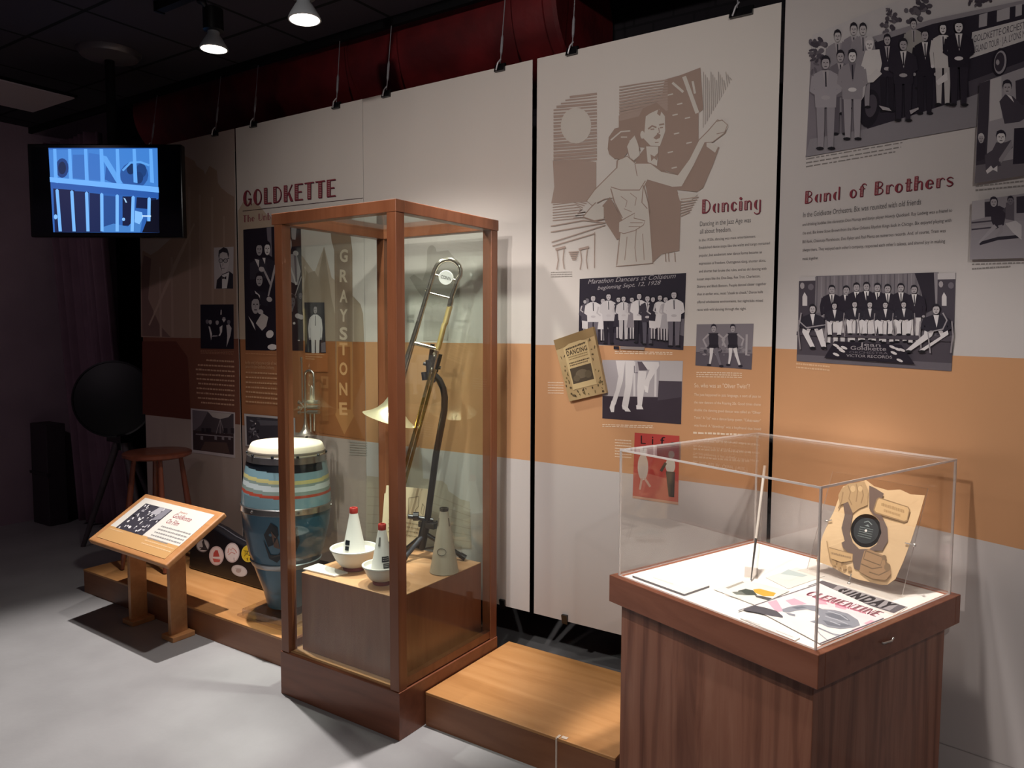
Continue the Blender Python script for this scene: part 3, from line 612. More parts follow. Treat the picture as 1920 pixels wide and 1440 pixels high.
L = ['looser steps like the One-Step, Fox Trot, Charleston,', 'Shimmy and Black Bottom. People danced closer together', 'than in earlier eras, most "cheek to cheek." Dance halls', 'offered wholesome environments, but nightclubs mixed', 'races with wild dancing through the night.']
for s_, (y0, x1, y1) in zip(L, ((110, 1335, 92), (153, 1370, 136), (196, 1350, 183), (241, 1350, 232), (285, 1255, 279))): a.text(s_, (972, y0), (x1, y1), 15, GT)
a.done('paragraph_print'); OT = '#e6d0b8'
a.text('So, who was an "Oliver Twist"?', (957, 724), (1275, 730), 24, OT)
L = ['The just-happened in jazz language, a sort of jazz to', 'the new dancers of the Roaring 20s. Good times shone', 'double: the dancing good dancer was called an "Oliver', 'Twist." A "cat" was a dancer/jump queen. "Cakes-eater"', 'was found. A "dewdrop" was a boyfriend that loved']
for i, s_ in enumerate(L): a.text(s_, (955, 772+i*44), (1338, 783+i*47), 15, OT)
for i in range(4): a.greek((950, 990+i*46), (1330-i*20, 1005+i*50), 12, OT, i)
a.done('paragraph_print')
for i in range(3): a.greek((968, 640+i*12), (1230, 645+i*12), 5, OT, i+3)
a.done('caption_print')
for i in range(2): a.greek((500, 520+i*10), (830, 526+i*10), 5, OT, i+6)
a.done('caption_print')
for i in range(2): a.greek((428, 940+i*10), (720, 948+i*10), 5, OT, i+8)
a.done('caption_print')
for i in range(5): a.greek((115, 698+i*15), (205, 700+i*15), 5, OT, i+10)
a.done('caption_print')
for i in range(7): a.greek((500, 1028+i*16), (595, 1034+i*16), 6, OT, i+20)
a.done('caption_print')
# marathon photograph
a.poly([(298, 101), (910, 67), (893, 510), (291, 471)], '#2a2430'); a.poly([(292, 400), (896, 430), (893, 510), (291, 471)], '#3b343f'); a.poly([(880, 330), (898, 330), (896, 430), (860, 420)], MD)
a.text('Marathon Dancers at Coliseum', (345, 130), (850, 96), 26, LT, .35); a.text('beginning Sept. 12, 1928', (400, 164), (765, 132), 22, LT, .35)
man(a, 340, 205, 470, '#4b444e', '#3a343e', LT, MD); lady(a, 328, 215, 400, '#4b444e')
a.poly([(312, 340), (345, 345), (345, 390), (312, 385)], WH)
for x, y0, y1, kind, c1, c2 in ((376, 190, 478, 'm', WH, '#6a636c'), (432, 205, 462, 'w', WH, 0), (465, 180, 476, 'm', '#bfb8b9', '#231d28'), (522, 198, 448, 'w', '#2e2833', 0), (552, 195, 455, 'm', '#c2bbbc', '#b5aeaf'), (600, 198, 452, 'w', '#857d82', 0), (642, 178, 470, 'm', WH, '#231d28'), (690, 192, 480, 'm', '#3a343e', '#55505a'), (722, 196, 452, 'w', '#2b2530', 0), (762, 185, 458, 'w', WH, 0), (795, 196, 462, 'w', '#a9a2a5', 0)):
    if kind == 'm': man(a, x, y0, y1, c1, c2)
    else: lady(a, x, y0, y1, c1)
man(a, 843, 168, 492, WH, '#6a636c', W=1.05); a.poly([(700, 340), (745, 345), (742, 388), (702, 382)], WH)
a.poly([(497, 487), (528, 488), (528, 506), (497, 504)], DK); a.poly([(535, 488), (675, 492), (672, 510), (535, 504)], '#8a7f7c')
a.done('photograph_print')
# legs photograph
a.poly([(428, 566), (891, 572), (880, 936), (428, 902)], '#a9a1a4'); a.poly([(429, 772), (500, 776), (750, 780), (885, 690), (880, 936), (428, 902)], '#3a3039'); a.poly([(752, 685), (885, 690), (884, 780), (745, 800)], '#4a414a'); a.poly([(760, 572), (891, 574), (886, 690), (755, 686)], '#b6afb0')
for p in ([(505, 570), (560, 570), (545, 690), (505, 820), (480, 862), (470, 840), (505, 740), (520, 660)], [(560, 570), (612, 572), (600, 700), (575, 840), (590, 862), (545, 850), (540, 830), (560, 720)], [(635, 628), (682, 632), (668, 740), (655, 830), (662, 850), (622, 846), (630, 820), (628, 720)], [(640, 575), (752, 578), (755, 600), (700, 690), (690, 755), (668, 735), (672, 690), (700, 622), (640, 622)]): a.poly(p, '#d3cccb')
for p in ([(470, 840), (482, 800), (500, 815), (495, 866), (478, 866)], [(540, 826), (575, 840), (592, 864), (560, 862)], [(622, 826), (655, 832), (664, 850), (625, 850)], [(668, 712), (690, 720), (690, 756), (674, 750)]): a.poly(p, '#ddd7d5')
a.poly([(630, 576), (655, 576), (690, 626), (640, 628)], '#5c525a'); a.line([(612, 576), (612, 775)], 12, '#d0c9c9'); a.line([(735, 600), (732, 778)], 12, '#d0c9c9'); a.line([(612, 600), (612, 640), (632, 640)], 5, MD)
a.done('photograph_print')
# two dancers photograph
a.poly([(970, 362), (1297, 358), (1285, 622), (962, 598)], '#7d757b'); a.poly([(966, 520), (1290, 530), (1285, 622), (962, 598)], '#5a525a')
for i in range(40):
    r = random.Random(i+70); a.ell(r.uniform(975, 1280), r.uniform(490, 545), r.uniform(5, 13), r.uniform(4, 9), r.choice(('#6d656b', '#8f878b', '#4a434b')), 8)
a.line([(1258, 420), (1255, 540)], 12, LT)
for x in (1068, 1178):
    face(a, x, 385, 14, 22, LT, '#2a2430'); a.poly([(x-30, 412), (x+28, 412), (x+26, 480), (x-24, 480)], '#2c2630'); a.poly([(x-28, 478), (x+28, 478), (x+30, 500), (x-30, 500)], '#241e28')
    a.line([(x-28, 418), (x-60, 450), (x-40, 492)], 11, LT); a.line([(x+26, 418), (x+62, 448), (x+50, 485)], 11, LT)
    a.line([(x-12, 498), (x-14, 540), (x-22, 590)], 22, WH, 10); a.line([(x+12, 498), (x+22, 540), (x+40, 596)], 22, WH if x > 1100 else MD, 12)
    a.ell(x-26, 595, 14, 7, DK, 8); a.ell(x+44, 602, 14, 8, DK, 8)
a.done('photograph_print')
# magazine cover print: plain generic stand-in of the same size and colours
a.zoom(1180, 770, .13201)
a.poly([(78, 312), (712, 358), (695, 1338), (48, 1235)], '#b4453f'); a.poly([(60, 880), (300, 900), (700, 1010), (695, 1300), (50, 1200)], '#c06a5c'); a.poly([(52, 1205), (696, 1300), (695, 1338), (48, 1240)], '#c9a08a')
a.text('L', (165, 470), (235, 475), 120, '#241a1c'); a.text('i', (320, 478), (342, 480), 120, '#241a1c'); a.text('f', (440, 488), (510, 494), 120, '#241a1c'); a.text('e', (580, 500), (660, 505), 85, '#241a1c')
a.ell(195, 800, 75, 190, '#c9b9ae', 20); a.ell(200, 560, 48, 55, '#cbbcb0', 16); a.line([(180, 960), (150, 1120)], 30, '#c9a695'); a.line([(220, 960), (300, 1080)], 30, '#c9a695')
a.ell(585, 780, 70, 110, '#c8c2b8', 18); a.ell(600, 620, 45, 52, '#bba79c', 16); a.poly([(520, 860), (650, 870), (640, 1230), (560, 1220)], '#3d3836'); a.line([(520, 740), (450, 860)], 40, '#3d3836')
a.done('magazine_cover_print')

# banner 5
a = art(b5, J5, N5); a.zoom(); a.line([(1440, 1272), (1600, 1337), (1785, 1400), (1990, 1470)], 1.6, '#a39c99'); a.done('hem_line'); a.zoom(1460, 0, .23958)
PA = lambda pts, c: a.poly(pts, c)
TLx, TLy = 262, 275
PA([(262, 275), (1000, -20), (1640, -290), (2600, -690), (2600, 640), (1590, 985), (215, 1230)], '#7a7279')
PA([(262, 275), (1000, -20), (1640, -290), (2600, -690), (2600, -200), (1930, 10), (1200, 160), (700, 330), (400, 420), (255, 470)], '#bdb6b6')
for x, y, rx, ry in ((300, 370, 50, 95), (340, 420, 60, 80), (270, 480, 30, 90), (1100, 70, 60, 90), (1060, 120, 60, 60), (900, 160, 60, 60), (860, 210, 60, 50), (880, 120, 22, 60), (1160, 40, 70, 60), (1560, 20, 60, 40), (1640, -20, 80, 40)):
    for i in range(9):
        r = random.Random(int(x*7+y+i)); a.ell(x+r.uniform(-1, 1)*rx, y+r.uniform(-1, 1)*ry, rx*.35, ry*.3, r.choice(('#514a52', '#645d64', '#453e47')), 8, r.random()*3)
# bus
PA([(760, 330), (1200, 170), (1930, 15), (2600, -170), (2600, 560), (1930, 610), (1500, 760), (1130, 900), (700, 1010), (650, 700)], '#2d2732')
PA([(740, 290), (1200, 155), (1930, 2), (2600, -185), (2600, -150), (1930, 35), (1210, 190), (780, 330)], '#8f888d')
PA([(1575, 120), (1640, 100), (1635, 205), (1572, 220)], '#a49da1'); PA([(1715, 85), (1815, 58), (1812, 150), (1712, 175)], '#aaa3a6'); PA([(1860, 45), (1910, 32), (1908, 120), (1858, 135)], '#aaa3a6')
PA([(1950, 20), (2050, -10), (2048, 90), (1950, 115)], '#aaa3a6')
PA([(1520, 255), (1930, 150), (2300, 60), (2300, 260), (1930, 320), (1500, 462)], '#c4bdbc')
a.text('GOLDKETTE·ORCHESTRA', (1530, 335), (1985, 210), 52, '#4a434c'); a.text('ENGLAND TOUR · J.A. LYONS MGR.', (1508, 425), (1985, 275), 52, '#4a434c')
PA([(215, 1230), (250, 1090), (700, 1010), (1130, 880), (1500, 760), (1930, 480), (2600, 300), (2600, 640), (1590, 985)], '#868085')
PA([(1490, 640), (1930, 480), (2600, 300), (2600, 420), (1930, 600), (1500, 760)], '#4d464f')
a.ell(1735, 490, 62, 112, '#221c27', 24, .12); a.ell(1740, 490, 48, 92, '#9c959a', 24, .12); a.ell(1735, 488, 38, 76, '#3a333d', 20, .12); a.ell(1720, 490, 14, 22, LT, 12)
a.ell(715, 850, 80, 150, '#1f1a24', 24, .15); a.ell(730, 830, 45, 90, '#4a434c', 18, .15)
GR, GL = '#8d868b', '#b3acae'
for x, y0, y1, j, p in ((468, 235, 900, GR, GR), (595, 180, 860, '#807980', '#807980'), (668, 182, 850, '#8c858a', '#8c858a'), (1065, 150, 700, '#98928f', '#2a2430')): man(a, x, y0, y1, j, p, LT, '#b5adae', W=.85, hands='side')
man(a, 860, 270, 880, '#2a2430', '#221c27', LT, LT, W=.9); man(a, 1155, 230, 900, '#231d28', '#231d28', WH, LT, W=.9, hands='side'); man(a, 495, 395, 1060, '#6c656c', '#5a535b', LT, LT, W=.9)
a.poly([(690, 400), (800, 390), (820, 500), (800, 600), (700, 660), (660, 650), (640, 580)], '#cbc4c2'); face(a, 722, 350, 33, 52, WH, '#bab3b5'); a.line([(640, 630), (740, 620), (800, 560)], 60, '#c6bfbe'); PA([(620, 680), (700, 640), (680, 760), (650, 800)], GL)
man(a, 380, 440, 1175, '#9a9398', '#8f888e', LT, LT, W=.95); man(a, 590, 390, 1100, '#8d868b', '#989196', MD, WH, W=.95)
man(a, 1300, 180, 830, '#c4bdbb', '#b8b1b0', WH, WH, W=.9, hands='side'); PA([(1245, 640), (1330, 570), (1338, 630), (1260, 675)], WH)
man(a, 990, 305, 955, '#2b2530', '#2b2530', WH, LT, W=1.0); man(a, 1425, 165, 835, '#241e29', '#2b2530', WH, WH, W=1.05)
PA([(800, 830), (880, 850), (900, 875), (830, 865)], LT); PA([(1040, 870), (1110, 845), (1112, 860), (1050, 900)], LT)
a.done('photograph_print')
a.l = a.l0+.012
PA([(1588, 660), (1920, 540), (2300, 420), (2300, 1330), (1920, 1380), (1550, 1440)], '#9a9397'); PA([(1588, 660), (1672, 632), (1660, 960), (1640, 1330), (1560, 1300)], '#3c353f'); PA([(1675, 630), (1760, 605), (1765, 930), (1668, 955)], '#b7b0b1')
PA([(1560, 1300), (1920, 1240), (2300, 1180), (2300, 1330), (1920, 1380), (1550, 1440)], '#6a6369'); PA([(1860, 1010), (2300, 980), (2300, 1260), (1850, 1290)], '#2a2430'); PA([(1870, 640), (2300, 500), (2300, 900), (1880, 930)], '#3a333d')
PA([(1745, 800), (1790, 745), (1850, 760), (1920, 830), (2000, 820), (2000, 900), (1900, 960), (1785, 975)], '#433c46'); PA([(1800, 745), (1840, 760), (1860, 810)], WH); face(a, 1806, 690, 34, 52, LT, '#2a2430')
PA([(1690, 1180), (1720, 1120), (1790, 1120), (1840, 1100), (1850, 1160), (1740, 1260), (1760, 1300), (1640, 1340), (1630, 1220)], '#4d464f'); PA([(1740, 1250), (1840, 1100), (1850, 1150), (1760, 1280)], '#8c858a'); face(a, 1758, 1078, 36, 48, WH, '#2a2430'); PA([(1640, 1340), (1680, 1300), (1700, 1330), (1650, 1365)], WH); PA([(1690, 1330), (1730, 1300), (1730, 1350)], WH)
face(a, 1603, 1090, 22, 36, LT, '#c4bdbd'); PA([(1575, 1130), (1640, 1120), (1630, 1250), (1570, 1270)], '#332c37')
a.zoom(1820, 120, .27778)
PA([(25, 930), (360, 880), (900, 800), (900, 1310), (360, 1312), (10, 1322)], '#8b8489'); PA([(25, 930), (110, 918), (110, 1040), (22, 1060)], '#a59ea1'); PA([(20, 1100), (360, 1060), (900, 1020), (900, 1310), (360, 1312), (10, 1322)], '#918a8f'); PA([(110, 935), (200, 925), (195, 1030), (112, 1035)], '#332c37'); PA([(325, 900), (900, 830), (900, 990), (325, 1010)], '#332c37')
for y in (1075, 1120): a.line([(22, y), (200, y-18)], 10, '#433c46')
a.line([(75, 1215), (200, 1180), (360, 1165)], 22, '#2b2530')
PA([(150, 970), (210, 960), (260, 985), (240, 1090), (180, 1120), (155, 1060)], '#332c37'); face(a, 172, 935, 24, 32, LT, '#2a2430'); a.line([(185, 1095), (130, 1150), (72, 1210)], 30, '#9c959a', 12); a.line([(215, 1090), (225, 1130), (190, 1165)], 30, '#8c858a', 16); a.line([(240, 1000), (280, 960), (300, 930)], 26, '#4a434c')
PA([(255, 940), (310, 930), (310, 1060), (250, 1050)], '#5a535b'); face(a, 285, 925, 20, 28, MD, '#2a2430'); PA([(250, 1080), (320, 1060), (360, 1090), (360, 1190), (300, 1140)], '#b3acae')
a.done('photograph_print')
a.zoom(1460, 0, .23958)
for i in range(3): a.greek((215, 1250+i*30), ((970, 960, 915)[i], 1120+i*36), 10, '#857e7b', i)
a.done('caption_print')
a.zoom(1820, 120, .27778)
for i, (y0, y1) in enumerate(((830, 790), (858, 822))): a.greek((35, y0), (420, y1), 12, '#857e7b', i+4)
a.done('caption_print')
for i, (y0, y1) in enumerate(((1358, 1345), (1388, 1372))): a.greek((10, y0), (400 if i == 0 else 270, y1), 12, '#857e7b', i+6)
a.done('caption_print')
a.zoom(); a.deco('Band of Brothers', (1508.5, 382), (1787, 348.5), 23, RED, SHD); a.done('heading_print')
a.zoom(1460, 320, .27778); a.text('In the Goldkette Orchestra, Bix was reunited with old friends', (165, 316), (962, 228), 34, GT)
for s_, (y0, x1, y1) in zip(['and drinking buddies like clarinetist Don Murray and banjo player Howdy Quicksell. Ray Lodwig was a friend to', 'the end. Bix knew Steve Brown from the New Orleans Rhythm Kings back in Chicago. Bix enjoyed playing with', 'Bill Rank, Chauncey Morehouse, Doc Ryker and Paul Mertz on numerous records. And, of course, Tram was', "always there. They enjoyed each other's company, respected each other's talents, and shared joy in making", 'music together.'], ((374, 1172, 278), (432, 1166, 345), (490, 1128, 415), (546, 1124, 486), (604, 270, 598))):
    a.text(s_, (162, y0), (x1, y1), 20, GT)
a.done('paragraph_print')
for i in range(2): a.greek((120, 1308+i*24), (345, 1328+i*24), 12, '#dbb48f', i)
a.done('caption_print')
# seated band photograph
PA([(145, 722), (252, 716), (254, 712), (1080, 686), (1082, 694), (1198, 690), (1168, 1353), (124, 1286)], '#6b646b')
PA([(254, 716), (1078, 688), (1060, 930), (240, 960)], '#7d767b')
for i in range(28): x = 262+i*29; a.line([(x, 716-(x-254)*.034), (x-3, 950)], 5+4*(i % 3), ('#5a535b', '#8b8489', '#6f686e')[i % 3])
PA([(920, 692), (1050, 688), (1062, 930), (1000, 960), (960, 800)], '#2f2933'); PA([(1050, 690), (1080, 688), (1078, 935), (1062, 930)], '#8b8489')
for x0, x1, yb in ((140, 250, 745), (1076, 1196, 735)):
    PA([(x0, yb), (x1, yb-3), (x1-10, 1110), (x0-8, 1110)], '#4a434c'); PA([(x0, 720 if x0 < 500 else 694), (x1, 716 if x0 < 500 else 690), (x1, yb-3), (x0, yb)], '#bdb6b6'); xm = (x0+x1)/2-18
    a.poly([(xm-14, 912), (xm-14, 850), (xm, 820), (xm+18, 850), (xm+18, 912)], WH); a.ell(x0+22, yb+32, 15, 22, LT, 10); a.ell(x1-30, yb+40, 20, 22, MD, 10)
PA([(130, 1100), (1180, 1150), (1168, 1353), (124, 1286)], '#4b444c'); PA([(124, 1240), (1172, 1300), (1168, 1353), (124, 1286)], '#655e65')
for i, (x, y) in enumerate(((362, 772), (460, 776), (530, 756), (598, 752), (672, 758), (742, 766), (832, 760), (922, 772))): man(a, x, y, y+400, '#2b2530', '#cfc8c8', '#dbd5d4', LT, W=1.12, hands='side')
PA([(130, 1085), (1176, 1120), (1176, 1155), (128, 1110)], '#4b444c')
for x, y, l in ((385, 888, 0), (522, 878, 0), (625, 880, 0), (730, 882, 0), (855, 880, 0)): seated(a, x, y, y+232, W=1.1)
seated(a, 240, 902, 1205, W=1.05, lean=.12); seated(a, 1075, 902, 1230, W=1.15, lean=-.38)
a.line([(1120, 960), (1148, 1010), (1120, 1070), (1020, 1090), (1035, 1230)], 10, '#9a9397'); a.line([(165, 960), (155, 1020), (200, 1060), (330, 1040), (325, 1150)], 9, '#9a9397')
PA([(390, 1150), (840, 1175), (930, 1305), (320, 1262)], '#241e29')
for x, y in ((400, 1180), (425, 1200), (455, 1195), (440, 1215), (400, 1240), (780, 1190), (815, 1205), (845, 1210), (790, 1230), (830, 1280)): a.ell(x, y, 24, 9, WH, 8, .4)
a.text('Jean', (560, 1182), (700, 1190), 24, LT); a.text('Goldkette', (498, 1208), (738, 1216), 26, LT); a.text('ORCHESTRA', (490, 1232), (750, 1240), 15, MD); a.text('VICTOR RECORDS', (470, 1256), (778, 1268), 18, LT)
a.done('photograph_print')

# ------------------------------------------------------------------ dancing programme pinned on banner 4
m_pap = noisy('aged_paper', '#b59a70', '#a5885e', 6, .8); 
q = [on_y(*p, BY) for p in ((1043, 638), (1116, 613), (1141, 736), (1072, 752))]
t = thing('dance_programme', 'aged cream dancing programme pinned askew beside the row of dancers', 'programme', (q[0]+q[1]+q[2]+q[3])/4)
b = MB(); fr = [p+Vector((0, -.022, 0)) for i, p in enumerate(q)]; bk = [p+Vector((0, -.004, 0)) for p in q]
b.add(fr+bk, [(0, 3, 2, 1), (4, 5, 6, 7), (0, 1, 5, 4), (1, 2, 6, 5), (2, 3, 7, 6), (3, 0, 4, 7)], m_pap); b.build('booklet', t)
a = Art(fr[0], (fr[1]-fr[0]).cross(fr[3]-fr[0])*(1 if (fr[1]-fr[0]).cross(fr[3]-fr[0]).y < 0 else -1), t); a.quad(*fr)
BRW = '#4a3a2a'
a.poly([(.0, .0), (1, 0), (1, .13), (0, .16)], '#8a704c')
for i in range(46):
    r = random.Random(i+5); e = r.random(); x, y = (r.uniform(.03, .17), r.uniform(.2, .95)) if i < 15 else ((r.uniform(.84, .97), r.uniform(.15, .95)) if i < 30 else (r.uniform(.1, .95), r.uniform(.86, .97)))
    a.ell(x, y, r.uniform(.012, .032), r.uniform(.008, .022), r.choice((BRW, '#6a5a3a', '#5a4a33')), 7, r.random()*3)
a.poly([(.19, .17), (.35, .13), (.65, .13), (.81, .17), (.82, .84), (.19, .84)], '#c2a87c')
a.greek((.24, .22), (.76, .2), .03, BRW, 1); a.text('DANCING', (.24, .305), (.77, .305), .07, BRW, 0, .03)
for i in range(2): a.greek((.26, .345+i*.035), (.76, .345+i*.035), .02, '#8a7350', i)
a.greek((.25, .44), (.77, .44), .022, BRW, 5); a.greek((.25, .475), (.72, .475), .018, BRW, 6)
a.rect(.23, .51, .78, .755, '#4d4134'); a.ell(.5, .63, .16, .07, '#6b5d4b', 14); a.ell(.35, .68, .09, .05, '#625543', 10); a.ell(.66, .66, .09, .06, '#5f5240', 10)
a.done('cover_print')

# ------------------------------------------------------------------ low wooden platform
PH, PF, PB = .137, 2.217, 2.775
W_PLAT = wood('platform_wood', '#a87443', '#b88350', '#c4905d', (1.0, 9, 9), .4, .6, .1)
W_RISER = wood('riser_wood', '#7d4e33', '#8a593b', '#956345', (1.0, 9, 9), .45, .6, .1)
t = thing('platform', 'long low wooden platform under the blue drum', 'platform', (-3.53, 2.5, 0), 0, 'low wooden platforms')
b = MB(); b.box((-4.512, PF, 0), (-2.556, PB, PH-.012), W_RISER); b.build('riser', t)
b = MB(); b.box((-4.514, PF-.002, PH-.012), (-2.556, PB, PH), W_PLAT); b.build('deck', t, bevel=.002)
t = thing('platform', 'low wooden platform between the glass case and the pedestal', 'platform', (-1.46, 2.48, 0), 0, 'low wooden platforms')
b = MB(); b.box((-1.87, PF-.024, 0), (-1.05, PB, PH-.012), W_RISER); b.build('riser', t)
b = MB(); b.box((-1.87, PF-.026, PH-.012), (-1.05, PB, PH), W_PLAT); b.build('deck', t, bevel=.002)
m_tape = mat('white_edge_strip', '#cbb8a8', .5)
b = MB(); b.box((-1.277, PF-.031, 0), (-1.272, PF-.0262, PH), m_tape); b.box((-1.277, PF-.028, PH+.0003), (-1.268, PF-.005, PH+.002), m_tape); b.box((-1.262, PF-.02, PH+.0003), (-1.24, PF-.005, PH+.0025), m_tape); b.build('corner_strip', t, None)['label'] = 'thin whitish strip over the joint'

# ------------------------------------------------------------------ sloping sign stand
W_SIGN = wood('sign_wood', '#ad764a', '#bc8556', '#c79162', (1.2, 8, 8), .4, .8, .15)
t = thing('sign_stand', 'low sloping wooden sign stand on two flat posts, on the floor before the platform', 'sign', (-3.63, 2.14, 0))
FL, FR, BR_, BL = Vector((-3.99, 1.985, .452)), Vector((-3.252, 1.963, .452)), Vector((-3.215, 2.279, .640)), Vector((-3.975, 2.296, .640))
BL = FL+(BR_-FR)
nrm = (FR-FL).cross(BL-FL).normalized(); u = (FR-FL).normalized(); vv = nrm.cross(u)
Wd, Dp = (FR-FL).length, (BL-FL).dot(vv); SM = frame(FL, u, vv, nrm)
b = MB(); b.box((0, 0, -.03), (Wd, Dp, 0), W_SIGN, SM); b.build('board', t, bevel=.008, seg=3)
b = MB(); m_sheet = mat('sign_sheet', '#d8d2ca', .3); m_tan = mat('sign_tan', '#c79a66', .3)
b.box((.045, .115, .0005), (Wd-.045, Dp-.03, .002), m_sheet, SM); b.box((.045, .03, .0005), (Wd-.045, .1149, .002), m_tan, SM); b.build('printed_sheet', t)
a = Art(SM @ Vector((0, 0, .0022)), nrm, t, .0003); a.T = lambda x, y: SM @ Vector((x, y, .0022))
a.poly([(.10, .118), (.37, .118), (.37, Dp-.06), (.13, Dp-.06)][:0] or [(.105, .112), (.365, .112), (.365, Dp-.065), (.105, Dp-.065)], '#3a3740')
for i in range(70):
    r = random.Random(i+300); x, y = r.uniform(.115, .355), r.uniform(.12, Dp-.075); a.ell(x, y, r.uniform(.004, .013), r.uniform(.003, .009), r.choice(('#8f8b92', '#c9c5c8', '#1f1c24', '#55525b', '#dcd8d8')), 8, r.random()*3)
a.poly([(.23, Dp-.12), (.30, Dp-.12), (.30, Dp-.068), (.25, Dp-.068)], '#a09ca2'); a.poly([(.30, Dp-.16), (.36, Dp-.14), (.36, Dp-.066), (.31, Dp-.066)], '#7d7a82')
a.done('photograph_print')
def stext(s, x0, x1, y, h, c): a.text(s, (x0, y), (x1, y), -h, c)
stext('Jean', .43, .50, Dp-.07, .014, '#b0796a'); a.done('heading_print'); stext('Goldkette', .42, .58, Dp-.108, .03, '#8c2f3a'); a.done('heading_print'); stext('On Film', .42, .525, Dp-.15, .03, '#8c2f3a'); a.done('heading_print')
for i in range(5):
    y = Dp-.178-i*.021; a.greek((.42, y), (.68 if i < 4 else .6, y), -.009, '#8d8a88', i)
a.done('paragraph_print')
for i in range(2): a.greek((.42, .09-i*.02), (.68, .09-i*.02), -.007, '#d9b48a', i)
a.done('caption_print')
a.greek((.07, .095), (.2, .095), -.006, '#d9b48a', 4)
a.done('paragraph_print')
for x in (-3.815, -3.455):
    zc = .452+(2.145-1.97)*.59
    b = MB(); lo, hi = 2.10, 2.19
    b.prism([(x-.0125, lo, .02), (x-.0125, hi, .02), (x-.0125, hi, .452+(hi-1.97)*.6-.036), (x-.0125, lo, .452+(lo-1.97)*.6-.036)], (.025, 0, 0), W_SIGN); kp = b.build('post', t, bevel=.002)
    b = MB(); b.box((x-.05, 2.085, 0), (x+.05, 2.207, .026), W_SIGN); b.build('foot', kp, bevel=.003)

# ------------------------------------------------------------------ stool
W_STOOL = wood('stool_wood', '#5d2f22', '#6d3928', '#7a4430', (9, 9, 1.2), .38, 1, .2)
t = thing('stool', 'round wooden stool standing in the shade behind the sloping sign', 'stool', (-4.22, 2.52, PH))
sx, sy, sz = -4.22, 2.52, .825
b = MB(); b.lathe([(.05, -.036), (.165, -.034), (.19, -.022), (.19, -.006), (.18, 0), (.10, -.004), (.02, -.007)], W_STOOL, Matrix.Translation((sx, sy, sz)), 40); b.build('seat', t, 40)
legs = []
for k in range(4):
    an = PI/4+k*PI/2+.35; p = Vector((sx+.125*math.cos(an), sy+.125*math.sin(an), sz-.03)); q_ = Vector((sx+.205*math.cos(an), sy+.205*math.sin(an), PH+.006)); legs.append((p, q_))
    b = MB(); b.tube([p.lerp(q_, s) for s in (0, .15, .5, .8, 1)], [.012, .015, .019, .015, .011], W_STOOL, 12); b.build('leg', t, 50)
for k in range(4):
    s = .62 if k % 2 else .52; p = legs[k][0].lerp(legs[k][1], s); q_ = legs[(k+1) % 4][0].lerp(legs[(k+1) % 4][1], s)
    b = MB(); b.tube([p, p.lerp(q_, .5), q_], [.008, .011, .008], W_STOOL, 10); b.build('rung', t, 50)

# ------------------------------------------------------------------ big black lamp on tripod
m_gloss = mat('gloss_black', '#07070b', .16, coat=.3); m_leg = noisy('grey_wood_leg', '#4a4045', '#3d353a', 8, .6)
c = on_plane(213, 748, (-5.25, 2.72, 0), (0.62, -.78, 0)); ax = Vector((.70, -.70, .10)).normalized()
t = thing('studio_lamp', 'large round black lamp head on a tripod in front of the curtain', 'lamp', (c.x, c.y, 0))
M = frame(c, ax.cross(Vector((0, 0, 1))).normalized(), Vector((0, 0, 1)).cross(ax).normalized().cross(ax)*-1, ax); zx = Vector((0, 0, 1)).cross(ax).normalized(); M = frame(c, zx, ax.cross(zx), ax)
b = MB(); R0 = .262
b.lathe([(.05, -.20), (.12, -.19), (.2, -.13), (.245, -.05), (R0-.006, 0)], m_gloss, M, 48); b.build('housing', t, 50)
b = MB(); b.lathe([(R0-.004, -.012), (R0+.004, -.004), (R0+.004, .008), (R0-.008, .012)], mat('dark_rim', '#2b2a2d', .3, .6), M, 48, (False, False)); b.build('rim', t, 50)
b = MB(); b.lathe([(R0-.008, .006), (.18, .02), (.09, .03), (.01, .033)], mat('lamp_satin_black', '#08080c', .5, spec=.3), M, 48); b.build('lens', t, 50)
b = MB(); b.tube([(c.x, c.y+.05, c.z-.24), (c.x, c.y+.05, c.z-.36)], [.05, .03], m_gloss, 14); b.box((c.x-.09, c.y-.01, c.z-.30), (c.x+.09, c.y+.1, c.z-.25), m_gloss); b.build('yoke', t, 50)
for dx, dy in ((-.22, -.12), (.20, .0), (.0, .26)):
    b = MB(); p = Vector((c.x+dx*.12, c.y+.05+dy*.12, c.z-.29)); q_ = Vector((c.x+dx*1.35, c.y+.05+dy*1.2, 0)); b.tube([p, p.lerp(q_, .5), q_], [.026, .022, .016], m_leg, 8); b.build('leg', t, 50)

# ------------------------------------------------------------------ curtain and dark box
m_curt = noisy('plum_curtain', '#6d5260', '#624856', 5, .8, 0)
pts = []; NX, NZ = 110, 14
for j in range(NZ+1):
    s = j/NZ; z = .04+s*2.96; x0 = -6.16+(-6.50+6.16)*s; x1 = -5.43+(-5.73+5.43)*min(1, s*1.15)
    for i in range(NX+1):
        e = i/NX; amp = .035+.012*math.sin(e*9); pts.append((x0+(x1-x0)*e, 3.02+amp*math.sin(e*2*PI*7.5+.5*math.sin(s*3))+.012*math.sin(e*41), z))
b = MB(); b.add(pts, [(j*(NX+1)+i, j*(NX+1)+i+1, (j+1)*(NX+1)+i+1, (j+1)*(NX+1)+i) for j in range(NZ) for i in range(NX)], m_curt)
o = b.build('curtain', None, 180); md = o.modifiers.new('thick', 'SOLIDIFY'); md.thickness = .004
tag(o, 'plum coloured pleated curtain hanging beside the dark brick wall', 'curtain')
b = MB(); b.box((-6.50, 2.82, 0), (-6.24, 2.965, .80), mat('box_dark_plum', '#2f252c', .7)); o = b.build('cabinet', None, bevel=.006); tag(o, 'low dark box standing in for a dark recess left of the curtain', 'box')  # solid box stands in for the dark recess in the corner
